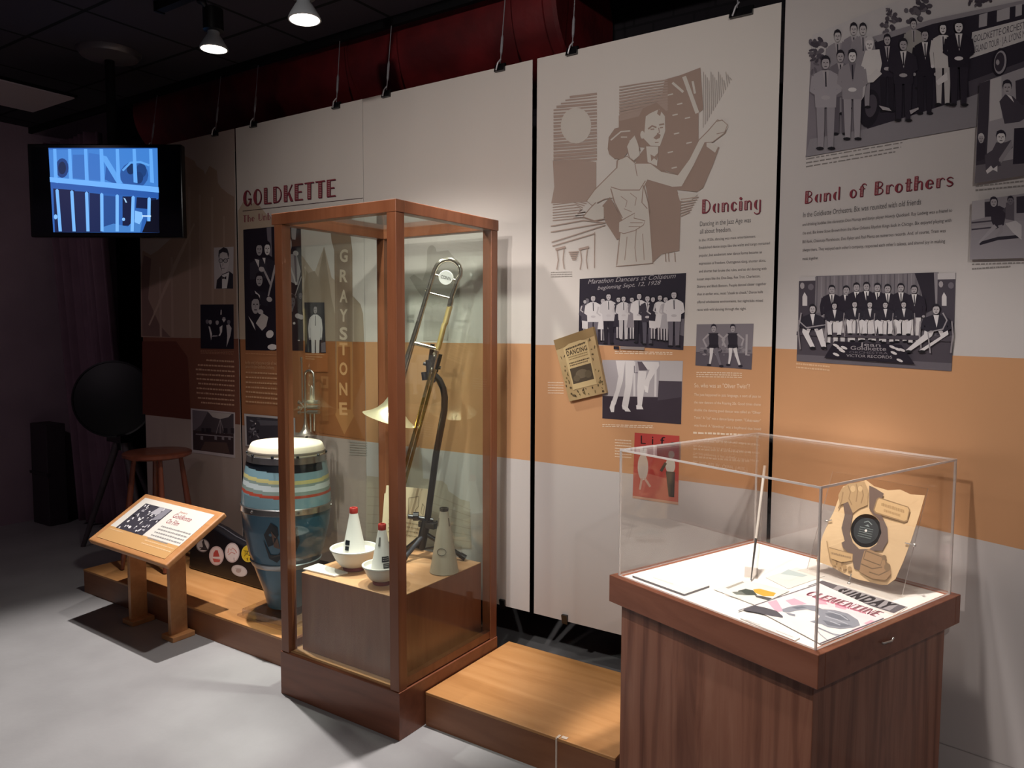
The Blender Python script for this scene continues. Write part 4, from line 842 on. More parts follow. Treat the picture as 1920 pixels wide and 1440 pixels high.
b = MB(); b.box((-6.51, 2.81, .40), (-6.23, 2.83, .42), mat('dark_ledge', '#2a252a', .5)); k = b.build('ledge'); k.parent = o

# ------------------------------------------------------------------ television
rt = Vector((CR.x, CR.y, 0)).normalized(); fw = Vector((-rt.y, rt.x, 0)); tc = CP+ray(197, 358)*1; 
tn = -fw
dd = 4.36; oT = CP+fw*dd
tl, tr, br_, bl = [on_plane(*p, oT, tn) for p in ((52, 271), (341, 270), (343, 444), (58, 446))]
cx = (tl+br_)/2; TW, TH = (tr-tl).length, (tl-bl).length; TM = frame(cx, rt, Vector((0, 0, 1)), tn)
m_bez = mat('tv_gloss_black', '#060609', .12); t = thing('television', 'black flat television showing a blue film picture, hung at upper left', 'television', cx)
b = MB(); b.box((-TW/2, -TH/2, -.05), (TW/2, TH/2, 0), m_bez, TM); b.build('cabinet', t, bevel=.006, seg=3)
b = MB(); m_off = mat('screen_black', '#04050d', .1); b.box((-TW/2+.022, -TH/2+.022, .0004), (TW/2-.022, TH/2-.02, .0012), m_off, TM); b.build('screen', t)
def glow(c, s=1.): n = 'glow_'+c.strip('#')+str(s); return MATS.get(n) or mat(n, '#000000', .4, emit=c, es=s)
a = Art(TM @ Vector((0, 0, .0012)), tn, t, .0004, .00004); a.zoom(0, 0, .33333)
G = lambda pts, c: a.poly(pts, glow(c)); E_ = lambda x, y, rx, ry, c: a.ell(x, y, rx, ry, glow(c), 16)
G([(272, 832), (886, 832), (890, 1060), (896, 1310), (300, 1306), (283, 1010)], '#2b62b4')
G([(275, 840), (886, 836), (890, 1050), (282, 1000)], '#4384d6'); G([(410, 870), (480, 870), (478, 1010), (405, 1000)], '#3a72c2'); G([(500, 860), (560, 870), (565, 1015), (495, 1010)], '#3c76c8')
E_(350, 945, 36, 55, '#1c3f80'); E_(350, 945, 22, 36, '#11264f'); G([(600, 900), (660, 990), (660, 1040), (590, 1010)], '#2c5fae')
E_(755, 985, 80, 75, '#2c5aa4'); E_(735, 950, 22, 32, '#16315f'); E_(795, 960, 30, 40, '#1f437f'); E_(780, 1000, 26, 34, '#1b3b72')
a.line([(690, 960), (735, 915), (790, 912), (840, 930)], 12, glow('#5fa6f2')); G([(560, 870), (600, 880), (690, 1030), (660, 1035)], '#62a8f4')
for x, wd in ((308, 18), (392, 18), (482, 18), (570, 20), (660, 18), (755, 18), (848, 18)): G([(x-wd/2, 838), (x+wd/2, 838), (x+wd/2+10, 1030), (x-wd/2+6, 1026)], '#66adfa')
G([(280, 996), (892, 1052), (895, 1084), (282, 1024)], '#70b4ff'); G([(284, 1026), (893, 1086), (893, 1115), (286, 1060)], '#2a5cae')
for p in ([(300, 1060), (420, 1070), (430, 1306), (310, 1306)], [(420, 1075), (500, 1080), (505, 1306), (430, 1306)], [(505, 1085), (570, 1092), (575, 1306), (505, 1306)]): G(p, '#101c46' if p[0][0] < 400 else '#132452')
G([(585, 1100), (650, 1105), (655, 1290), (585, 1290)], '#234d92'); G([(690, 1105), (745, 1105), (742, 1270), (690, 1270)], '#101b40'); G([(770, 1110), (880, 1115), (880, 1180), (765, 1170)], '#111e46'); G([(840, 1130), (896, 1120), (896, 1310), (800, 1308), (830, 1230)], '#070b1e')
G([(570, 1280), (640, 1258), (720, 1275), (760, 1230), (800, 1240), (790, 1306), (580, 1306)], '#4683cc')
for x0, x1, y1 in ((322, 340, 1302), (405, 418, 1302), (488, 496, 1302), (573, 575, 1302), (660, 660, 1302), (750, 744, 1302), (840, 838, 1245)): G([(x0-9, 1070+(x0-322)*.09), (x0, 1062+(x0-322)*.09), (x0+9, 1070+(x0-322)*.09), (x1+9, y1), (x1-9, y1)], '#78baff')
G([(760, 1185), (800, 1195), (806, 1225), (785, 1262), (758, 1250)], '#86c2ff'); E_(696, 1234, 9, 9, '#86c2ff'); E_(314, 1220, 10, 14, '#86c2ff'); G([(695, 1112), (706, 1118), (716, 1140), (708, 1140)], '#a9d6ff'); a.line([(800, 1215), (850, 1216)], 8, glow('#c8e6ff'))
a.done('film_picture')
b = MB(); pm = cx-tn*.09; b.tube([(pm.x, pm.y, cx.z-.1), (pm.x, pm.y, 3.10)], .026, m_black, 16); b.build('pole', t, 50)
b = MB(); b.box((-.14, -.14, -.085), (.14, .14, -.05), m_black, TM); b.build('wall_bracket', t)
b = MB(); b.lathe([(.05, -.05), (.15, -.03), (.17, -.004), (.17, 0)], mat('pole_plate_grey', '#5a555a', .4, .4), Matrix.Translation((pm.x, pm.y, 3.13)), 32); b.build('ceiling_plate', t, 40)

# ------------------------------------------------------------------ track and spot lamps
m_blk = mat('lamp_black', '#0a0a0c', .4); m_refl = mat('lamp_glass', '#b9bcc0', .25, .4); m_lit = mat('lamp_lit_face', '#ffffff', .4, emit='#fff2e0', es=14)
b = MB(); b.box((-3.53, 2.17, 3.085), (.6, 2.21, 3.128), m_blk); b.box((-3.545, 2.165, 3.08), (-3.53, 2.215, 3.128), m_blk); tag(b.build('lighting_track'), 'black ceiling track that carries the two bright lamps', 'track')
def track_lamp(p, label, axis=(0, 0, -1)):
    p = Vector(p); ax = Vector(axis).normalized(); t = thing('track_lamp', label, 'lamp', (p.x, 2.19, 3.08), 0, 'ceiling track lamps')
    M = along(p-ax*.0, p+ax)
    top = p-ax*.155
    b = MB(); b.tube([(p.x, 2.19, 3.085), (p.x, 2.19, 3.05)], .022, m_blk, 14); b.tube([(p.x, 2.19, 3.06), top+Vector((0, .0, .0))], .011, m_blk, 10); b.build('stem', t, 50)
    b = MB(); b.lathe([(.03, -.19), (.046, -.18), (.046, -.085), (.034, -.08)], m_blk, M, 28); b.build('socket', t, 40)
    b = MB(); b.lathe([(.026, -.085), (.028, -.065), (.036, -.055), (.058, -.018), (.064, -.004), (.064, 0), (.058, .001)], m_refl, M, 32, (True, False)); kb = b.build('bulb', t, 40)
    b = MB(); b.lathe([(.058, -.001), (.04, .004), (.005, .006)], m_lit, M, 32, (False, True)); b.build('lit_lens', kb, 60)
    return t
track_lamp((-3.20, 2.25, 2.86), 'lit track lamp further from the viewer, left of the pair')
track_lamp((-2.40, 2.10, 2.77), 'lit track lamp at the top edge, right of the pair', (.05, 0, -1))

# ------------------------------------------------------------------ instrument case with stickers
m_case = mat('case_black', '#0e0d12', .35, coat=.2)
FRONT = Vector((0, 2.60, PH)); 
t = thing('instrument_case', 'black instrument case covered in round stickers, lying behind the blue drum', 'case', (-3.45, 2.66, PH))
prof = [(-4.02, .02), (-4.0, .0), (-2.80, .0), (-2.74, .05), (-2.74, .13), (-2.80, .17), (-3.05, .18), (-3.35, .195), (-3.52, .21), (-3.66, .232), (-3.78, .262), (-3.9, .28), (-4.0, .26), (-4.03, .16)]
def cpt(x, z, y): return Vector((x+.02*(y-2.6), y-.0+(z)*.12, PH+z))
b = MB(); n = len(prof); A_ = [cpt(x, z, 2.572) for x, z in prof]; B_ = [cpt(x, z, 2.655) for x, z in prof]
b.add(A_+B_, [list(range(n)), [n+i for i in range(n)][::-1]]+[(i, n+i, n+(i+1) % n, (i+1) % n) for i in range(n)], m_case); b.build('shell', t, bevel=.012, seg=3)
b = MB(); b.tube([cpt(x, z+.002, 2.613) for x, z in prof[3:13]], .004, mat('case_trim', '#77757c', .3, .7), 8); b.build('seam_band', t, 50)
nc = Vector((0, -1, .12)).normalized(); oc = cpt(-3.5, 0, 2.572)
def sticker(zx, zy, rx, ry, ring, face_, deco, lb, an=0):
    a = Art(oc, nc, t, .0012, .00008); a.zoom(360, 950, .17361)
    a.ell(zx, zy, rx, ry, ring, 28, an); a.ell(zx, zy, rx*.86, ry*.87, face_, 28, an); deco(a); a.done('sticker', lb)
sticker(119, 420, 72, 72, '#6d6466', '#a39a98', lambda a: (a.poly([(110, 380), (130, 350), (140, 400), (175, 470), (90, 465), (120, 430)], '#2a2528'), a.line([(85, 440), (160, 450)], 9, '#3a3338')), 'grey sticker with a dark figure')
sticker(266, 530, 80, 105, '#b59d9c', '#c9b5b2', lambda a: (a.poly([(235, 500), (255, 470), (280, 470), (300, 540), (230, 540)], '#a8423c'), a.poly([(225, 560), (310, 570), (300, 600), (240, 600)], '#b4544c'), a.line([(225, 548), (305, 548)], 10, '#d7c6c2')), 'pinkish sticker with a red emblem')
sticker(436, 497, 80, 108, '#b3a5a6', '#cfc3c1', lambda a: (a.line([(390, 500), (400, 450), (425, 470), (440, 445), (470, 470), (485, 500)], 9, '#bb7a72'), a.line([(395, 520), (430, 490), (470, 510)], 8, '#bb7a72'), a.line([(455, 550), (458, 585)], 5, '#6d6466')), 'pale sticker with a red scribble')
sticker(610, 508, 75, 92, '#cdb440', '#c8a928', lambda a: (a.text('JAZZ', (565, 520), (680, 540), 42, '#2a2418'), a.line([(560, 475), (660, 490)], 6, '#4a4020'), a.poly([(590, 560), (610, 545), (605, 590)], '#7a5a20')), 'yellow sticker lettered in black')
sticker(513, 692, 88, 60, '#aaa2a2', '#bdb5b3', lambda a: (a.ell(505, 690, 30, 24, '#a08f8b', 12), a.line([(470, 665), (540, 672)], 6, '#a39a98')), 'pale oval sticker without lettering', .35)

# ------------------------------------------------------------------ conga drum on a clear base
m_blue = noisy('drum_blue', '#2b5267', '#376378', 2.2, .3, coat=.4); v = None
m_pblue = mat('drum_pale_blue', '#7fa0ab', .3, coat=.4); m_chrome = mat('hoop_metal', '#a9a5a3', .22, .9); m_skin = noisy('drum_skin', '#e0d6c0', '#d8ccb2', 4, .6)
m_yel = mat('drum_yellow', '#c9c083', .35); m_whi = mat('drum_white', '#c9d4d6', .35); m_red = mat('drum_red', '#b4503f', .35); m_gry = mat('drum_grey', '#8a9a94', .35); m_dkb = mat('drum_dark', '#161b22', .35)
cxy = Vector((-2.972, 2.425, .1885)); tilt = Matrix.Rotation(math.radians(2.2), 4, Vector((.56, -.83, 0)).cross(Vector((0, 0, 1))).cross(Vector((0, 0, 1))))
CM = Matrix.Translation(cxy) @ Matrix.Rotation(math.radians(-1.3), 4, Vector((.776, -.63, 0)))
t = thing('conga_drum', 'tall blue painted conga drum with coloured stripes on a clear base', 'drum', cxy)
H = .80; prof = [(.088, 0), (.092, .01)]
def rad(z): # barrel outline
    s = z/H; pts = [(0, .088), (.1, .108), (.22, .143), (.35, .178), (.5, .204), (.62, .213), (.72, .21), (.82, .2), (.9, .19), (1, .178)]
    for (a0, r0), (a1, r1) in zip(pts, pts[1:]):
        if s <= a1:
            k = (s-a0)/(a1-a0); return r0+(r1-r0)*k
    return pts[-1][1]
NZ = 170; zs = [H*.93*i/NZ for i in range(NZ+1)]; prof = [(rad(z), z) for z in zs]
def cm(i, k):
    z = zs[i]; a_ = 2*PI*k; zz = z-.008*math.sin(a_*1-2.2)-.004*math.sin(2*a_)
    s = zz/H
    if s < .635: return m_blue
    if s < .715: return m_pblue
    if s < .733: return m_red
    if s < .755: return m_gry
    if s < .785: return m_whi
    if s < .80: return m_gry
    if s < .822: return m_yel
    if s < .865: return m_pblue
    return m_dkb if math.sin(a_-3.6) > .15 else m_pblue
b = MB(); b.lathe(prof, m_blue, CM, 96, (True, True), cm); ksh = b.build('shell', t, 60)
for z, h_ in ((.265, .03), (.608, .034)):
    b = MB(); zz = z*H; b.lathe([(rad(zz)+.0015, zz), (rad(zz)+.006, zz+.004), (rad(zz+h_)+.006, zz+h_-.004), (rad(zz+h_)+.0015, zz+h_)], m_chrome if z > .3 else mat('hoop_grey', '#9aa0a4', .35, .5), CM, 72, (False, False))
    if z > .3:
        for k in range(6):
            an = k*PI/3+.6; r_ = rad(zz)+.006; q_ = CM @ Vector((r_*math.cos(an), r_*math.sin(an), zz+h_/2)); b.lathe([(.008, -.004), (.006, .004), (.001, .006)], m_chrome, along(q_, q_+(CM.to_3x3() @ Vector((math.cos(an), math.sin(an), 0)))), 12)
    b.build('hoop', t, 40)
b = MB(); b.lathe([(.186, .905*H), (.192, .908*H), (.188, .945*H), (.181, .95*H)], m_chrome, CM, 72, (False, False)); b.build('tension_ring', t, 40)['label'] = 'wide grey metal ring under the skin'
b = MB(); b.lathe([(.182, .943*H), (.183, .955*H), (.178, .975*H), (.172, 1.0*H), (.165, 1.012*H), (.10, 1.018*H), (.01, 1.018*H)], m_skin, CM, 72, (False, True)); b.build('drum_skin', t, 50)
b = MB()
b.lathe([(.1832, .957*H), (.1845, .96*H), (.1815, .972*H), (.18, .972*H)], mat('skin_edge', '#8d8478', .6), CM, 72, (False, False))
for k in range(10):
    an = k*PI/5+.2; q_ = CM @ Vector((.186*math.cos(an), .186*math.sin(an), .952*H)); b.lathe([(.007, -.004), (.006, .004), (.001, .006)], m_dkb, along(q_, q_+(CM.to_3x3() @ Vector((math.cos(an), math.sin(an), 0)))), 10)
b.build('lacing_edge', t, 50)
# painted bird figure on the shell, wrapped round the barrel
def wrap(pts, c, lift=.002):
    n_ = 7; vs = []
    b2_ = MB(); vs = [CM @ Vector(((rad(z)+lift)*math.cos(an), (rad(z)+lift)*math.sin(an), z)) for an, z in pts]; return vs
b = MB(); m_ptn = mat('drum_painted_black', '#12161d', .4); m_ptb = mat('drum_painted_brown', '#5d4436', .4)
va = math.atan2(-2.425, 2.972)
for pts, m in (([(-.62, .40), (-.45, .46), (-.30, .44), (-.28, .40), (-.42, .35), (-.55, .34)], m_ptn), ([(-.66, .38), (-.5, .30), (-.32, .30), (-.2, .33), (-.1, .38), (-.16, .30), (-.35, .26), (-.55, .28)], m_ptn), ([(-.45, .42), (-.3, .38), (-.26, .33), (-.4, .34)], m_ptb), ([(.0, .42), (.12, .44), (.2, .36), (.1, .30), (.02, .34)], m_ptn), ([(-.1, .20), (.1, .18), (.2, .15), (.0, .14)], m_ptn)):
    b.poly([CM @ Vector(((rad(z)+.0035)*math.cos(va+an+.1), (rad(z)+.0035)*math.sin(va+an+.1), z)) for an, z in pts], m)
b.build('painted_figure', ksh)
CLEAR = pane_mat('clear_acrylic', '#fdfcfb', .042); EDGE = pane_mat('acrylic_edge', '#efe6e2', .06, .1, .5); GLASS = pane_mat('case_glass', '#fbfefc', .038)
b = MB(); a0 = math.radians(-8)
def rbox(b, cx_, cy_, w_, d_, z0, z1, an, m, edge=None):
    M = Matrix.Translation((cx_, cy_, 0)) @ Matrix.Rotation(an, 4, 'Z')
    vs = [M @ Vector(p) for p in ((-w_/2, -d_/2, z0), (w_/2, -d_/2, z0), (w_/2, d_/2, z0), (-w_/2, d_/2, z0), (-w_/2, -d_/2, z1), (w_/2, -d_/2, z1), (w_/2, d_/2, z1), (-w_/2, d_/2, z1))]
    b.add(vs, [(0, 3, 2, 1), (4, 5, 6, 7)], m); b.add(vs, [(0, 1, 5, 4), (1, 2, 6, 5), (2, 3, 7, 6), (3, 0, 4, 7)], edge or m)
EDGE2 = pane_mat('acrylic_plate_edge', '#f4eeea', .05, .05, .14); rbox(b, -2.965, 2.412, .36, .29, PH+.001, PH+.012, 0, CLEAR, EDGE2); rbox(b, -2.965, 2.412, .30, .27, PH+.012, PH+.047, .08, CLEAR, EDGE2)
tag(b.build('drum_base'), 'clear acrylic base plate under the blue conga drum', 'base')

# ------------------------------------------------------------------ trumpet on a peg stand, behind the drum
m_silver = mat('worn_silver', '#b3aaa0', .28, .9); TY = 2.722
tp = lambda zx, zy: on_y(540+zx*.15287, 640+zy*.15278, TY)
base = tp(250, 1100); bx = base.x
t = thing('trumpet_stand', 'thin dark peg stand that carries the silver trumpet', 'stand', (bx-.02, TY, PH))
PEG = .90
b = MB(); b.lathe([(.075, 0), (.075, .008), (.02, .016)], m_black, Matrix.Translation((-2.66, TY, PH)), 28); 
t = t
bb = MB(); xs = tp(222, 900).x
XF[t.name] = Matrix.Translation((xs, TY, PH)); t.location = (xs, TY, PH)
bb.lathe([(.045, 0), (.045, .008), (.012, .016)], m_black, Matrix.Translation((xs, TY, PH)), 28); bb.build('foot', t, 40)
bb = MB(); zb_ = tp(222, 1100).z-.02; bb.tube([(xs, TY, PH+.012), (xs, TY, zb_+.02)], .007, m_black, 10); bb.build('peg', t, 50)
t = thing('trumpet', 'worn silver trumpet standing upright behind the blue drum', 'trumpet', (xs, TY, zb_))
Y = Vector((0, 1, 0)); P3 = lambda zx, zy, dy=0: tp(zx, zy)+Y*dy
b = MB(); b.tube([P3(163, 195), P3(165, 230), P3(168, 260)], [.008, .006, .004], m_silver, 12); b.build('mouthpiece', t, 50)
b = MB(); b.tube([P3(168, 250), P3(174, 430), P3(177, 690), P3(185, 740)], .0042, m_silver, 10); b.build('leadpipe', t, 50)
b = MB(); b.tube([P3(218, 1120), P3(213, 900), P3(211, 420), P3(216, 385), P3(235, 362), P3(262, 356), P3(292, 368), P3(312, 395), P3(318, 440), P3(318, 720)], .006, m_silver, 12); b.build('tuning_bow', t, 50)
b = MB(); b.tube([P3(262, 730, .01), P3(262, 580, .01), P3(272, 550, .01), P3(288, 580, .01), P3(288, 730, .01)], .0045, m_silver, 10); b.tube([P3(275, 880), P3(283, 1110)], .006, m_silver, 10); b.tube([P3(325, 880), P3(325, 1100)], .006, m_silver, 10); b.build('slide_tubes', t, 50)
for zy in (745, 808, 868):
    b = MB(); b.tube([P3(245, zy), P3(380, zy)], .0105, m_silver, 14); b.tube([P3(150, zy+6), P3(245, zy)], .003, m_silver, 8); b.tube([P3(134, zy+6), P3(150, zy+6)], .010, m_silver, 14); b.build('valve', t, 50)
b = MB(); M = along(P3(214, 900), P3(218, 1120)); Lb = (P3(214, 900)-P3(218, 1120)).length
b.lathe([(.006, 0), (.010, Lb*.5), (.018, Lb*.8), (.034, Lb*1.0), (.058, Lb*1.12), (.061, Lb*1.13)], m_silver, M, 28, (False, False)); b.build('bell', t, 50)
b = MB(); b.tube([P3(134, 730), P3(190, 800), P3(136, 870)], .003, m_silver, 8); b.build('finger_hook', t, 50)

# ------------------------------------------------------------------ tall glass case
W_CASE = wood('cherry_wood', '#6d3d26', '#7b492f', '#865339', (8, 8, .9), .38, .8, .2); W_BASE = wood('cherry_wood_base', '#6c3c28', '#7a4731', '#855039', (1.0, 8, 8), .4, .9, .2); W_IN = wood('case_floor_wood', '#ae8058', '#ba8d65', '#c59a73', (1, 8, 8), .42, .6, .1)
X0, X1, Y0, Y1, Z0, Z1 = -2.548, -1.88, 2.052, 2.692, .19, 2.019
t = thing('display_case', 'tall glass display case framed in reddish wood', 'display case', (-2.21, 2.37, 0))
b = MB(); b.box((X0-.004, Y0-.004, 0), (X1+.004, Y1, Z0-.004), W_BASE); b.build('base', t, bevel=.002)
b = MB(); b.box((X0+.01, Y0+.01, Z0-.004), (X1-.01, Y1-.01, Z0), W_IN); b.build('floor_panel', t)
PW = .046
for (x, y) in ((X0, Y0), (X1-PW, Y0), (X0, Y1-PW), (X1-PW, Y1-PW)):
    b = MB(); b.box((x, y, Z0-.004), (x+PW, y+PW, Z1-.045), W_CASE); b.build('post', t, bevel=.002)
for lo, hi in (((X0-.012, Y0-.003, Z1-.045), (X1+.003, Y0+PW, Z1)), ((X0-.012, Y1-PW, Z1-.045), (X1+.003, Y1+.003, Z1)), ((X0-.003, Y0+PW, Z1-.045), (X0+PW, Y1-PW, Z1)), ((X1-PW, Y0+PW, Z1-.045), (X1+.003, Y1-PW, Z1))):
    b = MB(); b.box(lo, hi, W_CASE); b.build('top_rail', t, bevel=.002)
for lo, hi in (((X0+PW, Y1-.03, Z0), (X1-PW, Y1-.008, Z0+.035)), ((X0+.008, Y0+PW, Z0), (X0+.03, Y1-PW, Z0+.035)), ((X1-.03, Y0+PW, Z0), (X1-.004, Y1-PW, Z0+.035))):
    b = MB(); b.box(lo, hi, W_CASE); b.build('bottom_rail', t, bevel=.002)
def sheet(name, par, lo, hi, axis, m, edge):   # thin box, clear on the two broad faces
    (a_, b_, c_), (d_, e_, f_) = lo, hi
    vs = [(a_, b_, c_), (d_, b_, c_), (d_, e_, c_), (a_, e_, c_), (a_, b_, f_), (d_, b_, f_), (d_, e_, f_), (a_, e_, f_)]
    F_ = {2: [(0, 3, 2, 1), (4, 5, 6, 7)], 1: [(0, 1, 5, 4), (2, 3, 7, 6)], 0: [(1, 2, 6, 5), (3, 0, 4, 7)]}
    B = MB(); 
    for k in F_: B.add([XF[par.name] @ Vector(p) if par.get('local') else p for p in vs], F_[k], m if k == axis else edge)
    return B.build(name, par)
g = .003
sheet('glass_pane', t, (X0+PW, Y0+.018, Z0), (X1-PW, Y0+.018+g, Z1-.045), 1, GLASS, GLASS)
sheet('glass_pane', t, (X0+PW, Y1-.006-g, Z0+.035), (X1-PW, Y1-.006, Z1-.045), 1, GLASS, GLASS)
sheet('glass_pane', t, (X0+.002, Y0+PW, Z0+.035), (X0+.002+g, Y1-PW, Z1-.045), 0, GLASS, GLASS)
sheet('glass_pane', t, (X1-.002-g, Y0+PW, Z0+.035), (X1-.002, Y1-PW, Z1-.045), 0, GLASS, GLASS)
sheet('glass_pane', t, (X0+PW, Y0+PW, Z1-.012), (X1-PW, Y1-PW, Z1-.009), 2, GLASS, GLASS)
# plinth inside
W_PLI = wood('plinth_wood', '#7d4a34', '#8c573f', '#98634a', (8, 8, .8), .42, .8, .12); PZ = .525
t = thing('plinth', 'plain wooden box plinth inside the tall glass case', 'plinth', (-2.2, 2.38, .19))
b = MB(); b.box((-2.478, 2.105, .1905), (-1.932, 2.645, PZ-.004), W_PLI); b.build('box', t, bevel=.0015)
b = MB(); b.box((-2.478, 2.105, PZ-.004), (-1.932, 2.645, PZ), W_IN); b.build('top', t, bevel=.0015)

# ------------------------------------------------------------------ mutes, card, leaflet
m_wht = mat('mute_white', '#d6d3cc', .4); m_mred = mat('mute_red', '#9c2f2a', .45); m_cork = mat('mute_red_felt', '#7a2b26', .8)
def cup_mute(name, label, cx_, cy_, rb, hb, rr, hc, rt_, r0):
    t = thing(name, label, 'mute', (cx_, cy_, PZ), 0, 'mutes on the plinth'); M = Matrix.Translation((cx_, cy_, PZ))
    b = MB(); b.lathe([(r0*.9, 0), (r0, .004), (r0, .018)], m_cork, M, 36, (True, False)); b.build('felt_foot', t, 40)
    b = MB(); pr = [(r0-.004, .016), (r0+.01, .022), (rb*.78, hb*.5), (rb*.94, hb*.86), (rb, hb), (rb+.004, hb+.003), (rb+.004, hb+.008), (rb-.004, hb+.008), (rb-.006, hb*.9), (rb*.7, hb*.72), (rr, hb*.66)]
    b.lathe(pr, m_wht, M, 48, (True, False)); b.build('cup', t, 40)
    b = MB(); b.lathe([(rr+.004, hb*.66), (rr, hb*.72), (rt_+.001, hc-.022)], m_wht, M, 40, (False, False)); kc = b.build('cone', t, 40)
    b = MB(); b.lathe([(rt_+.0015, hc-.024), (rt_+.002, hc-.003), (rt_, hc), (rt_*.6, hc), (rt_*.55, hc-.008)], m_mred, M, 32, (False, True)); b.build('tip', kc, 40)['label'] = 'red tip'
    return kc, M
def label_on_cone(t, M, r_at, z0, z1, a0, a1, m, name='maker_label', mark=True):
    b = MB(); n = 6
    def pt(an, z, d=.0012): r = r_at(z)+d; return M @ Vector((r*math.cos(an), r*math.sin(an), z))
    for i in range(n):
        p, q_ = a0+(a1-a0)*i/n, a0+(a1-a0)*(i+1)/n; b.poly([pt(p, z0), pt(q_, z0), pt(q_, z1), pt(p, z1)], m)
    if mark:
        mm = ink('#b5b2ac')
        for k in range(2):
            zz = z0+(z1-z0)*(.3+.35*k)
            for i in range(4): p, q_ = a0+(a1-a0)*(.12+.2*i), a0+(a1-a0)*(.26+.2*i); b.poly([pt(p, zz, .002), pt(q_, zz, .002), pt(q_, zz+.003, .002), pt(p, zz+.003, .002)], mm)
    return b.build(name, t)
vc = lambda x, y: math.atan2(-y, -x)
t, M = cup_mute('cup_mute', 'white cone mute with red tip in the larger white bowl, left on the plinth', -2.325, 2.262, .098, .088, .052, .268, .016, .048)
ra = lambda z: .052+(.017-.052)*(z-.063)/(.246-.063)
label_on_cone(t, M, ra, .115, .135, vc(-2.325, 2.262)-1.05, vc(-2.325, 2.262)-.45, m_dkb, mark=False); label_on_cone(t, M, ra, .093, .110, vc(-2.325, 2.262)-.95, vc(-2.325, 2.262)-.5, m_dkb, mark=False)
t, M = cup_mute('cup_mute', 'white cone mute with red tip in the smaller white bowl, beside the front post', -2.098, 2.196, .078, .072, .048, .245, .0145, .04)
ra = lambda z: .048+(.0155-.048)*(z-.05)/(.223-.05)
label_on_cone(t, M, ra, .098, .120, vc(-2.098, 2.196)-.05, vc(-2.098, 2.196)+.75, m_dkb); label_on_cone(t, M, ra, .074, .093, vc(-2.098, 2.196)+.1, vc(-2.098, 2.196)+.7, m_dkb); label_on_cone(t, M, ra, .16, .195, vc(-2.098, 2.196)-.6, vc(-2.098, 2.196)-.25, mat('mute_grey_strip', '#77736f', .6), 'cork_strip', False)
m_cream = noisy('mute_cream', '#b9b09c', '#aaa28f', 7, .5); MX = (-1.985, 2.452)
t = thing('straight_mute', 'greyish cream cone mute without a bowl, right on the plinth', 'mute', (*MX, PZ), 0, 'mutes on the plinth'); M = Matrix.Translation((*MX, PZ))
b = MB(); b.lathe([(.060, 0), (.062, .004), (.0595, .012), (.0175, .262)], m_cream, M, 44, (True, False)); t0 = t; t = b.build('cone', t, 40)
b = MB(); b.lathe([(.0175, .262), (.019, .266), (.019, .275), (.015, .276), (.013, .262)], mat('mute_dark_rim', '#4a4640', .4, .6), M, 32, (False, True)); b.build('tip', t, 40)
ra = lambda z: .0595+(.0175-.0595)*(z-.012)/.25; mc = vc(*MX)
label_on_cone(t, M, ra, .20, .235, mc-1.35, mc-1.0, mat('mute_cork', '#7d7365', .8), 'cork_strip', False); label_on_cone(t, M, ra, .20, .235, mc+.75, mc+1.1, mat('mute_cork', '#7d7365', .8), 'cork_strip', False)
b = MB(); pr = [(mc-.25+.42*math.cos(s), .098+.014*math.sin(s)) for s in [2*PI*i/24 for i in range(25)]]
b.tube([M @ Vector(((ra(z)+.001)*math.cos(an), (ra(z)+.001)*math.sin(an), z)) for an, z in pr], .0009, ink('#4a463f'), 6); b.build('oval_mark', t)
b = MB(); q = [on_z(*p, PZ) for p in ((568, 1069), (597, 1059), (652, 1076), (627, 1083))]; b.prism([p+Vector((0, 0, .001)) for p in q], (0, 0, .006), m_sheet); tag(b.build('caption_card'), 'small white card lying at the left corner of the plinth top', 'card')
t = thing('leaflet', 'cream leaflet with outline drawings propped behind the trombone stand', 'leaflet', (-2.22, 2.632, PZ))
b = MB(); lr, ll = on_y(803, 917, 2.650), on_y(722, 910, 2.650); lf = [Vector((ll.x-.004, 2.622, PZ+.012)), Vector((lr.x-.008, 2.624, PZ+.012)), lr, ll]
nl = (lf[1]-lf[0]).cross(lf[3]-lf[0]).normalized(); nl = nl if nl.y < 0 else -nl
m_leaf = mat('leaflet_cream', '#d2c4a2', .7); b.prism(lf, tuple(-nl*.003), m_leaf); b.build('sheet', t)
a = Art(lf[0], nl, t, .0008); a.quad(lf[3], lf[2], lf[1], lf[0])
for p in ([(.58, .18), (.80, .14), (.82, .3), (.76, .36), (.74, .5), (.6, .5), (.58, .18)], [(.2, .2), (.42, .18), (.44, .4), (.22, .42), (.2, .2)], [(.9, .25), (.95, .3), (.93, .45), (.88, .4), (.9, .25)]): a.line(p, .012, '#8d8168')
for i in range(4): a.greek((.15, .62+i*.07), (.85, .62+i*.07), .022, '#a39678', i)
a.done('drawing_print')
b = MB(); b.prism([lf[0]+Vector((0, .004, -.011)), lf[1]+Vector((0, .004, -.011)), lf[1]+Vector((0, -.018, -.011)), lf[0]+Vector((0, -.018, -.011))], (0, 0, .004), CLEAR); b.prism([lf[0]+Vector((.02, .007, -.01)), lf[1]+Vector((-.02, .007, -.01)), lf[1]+Vector((-.02, .021, .12)), lf[0]+Vector((.02, .021, .12))], (0, .003, 0), CLEAR); tag(b.build('leaflet_holder'), 'clear holder behind the cream leaflet on the plinth', 'holder')

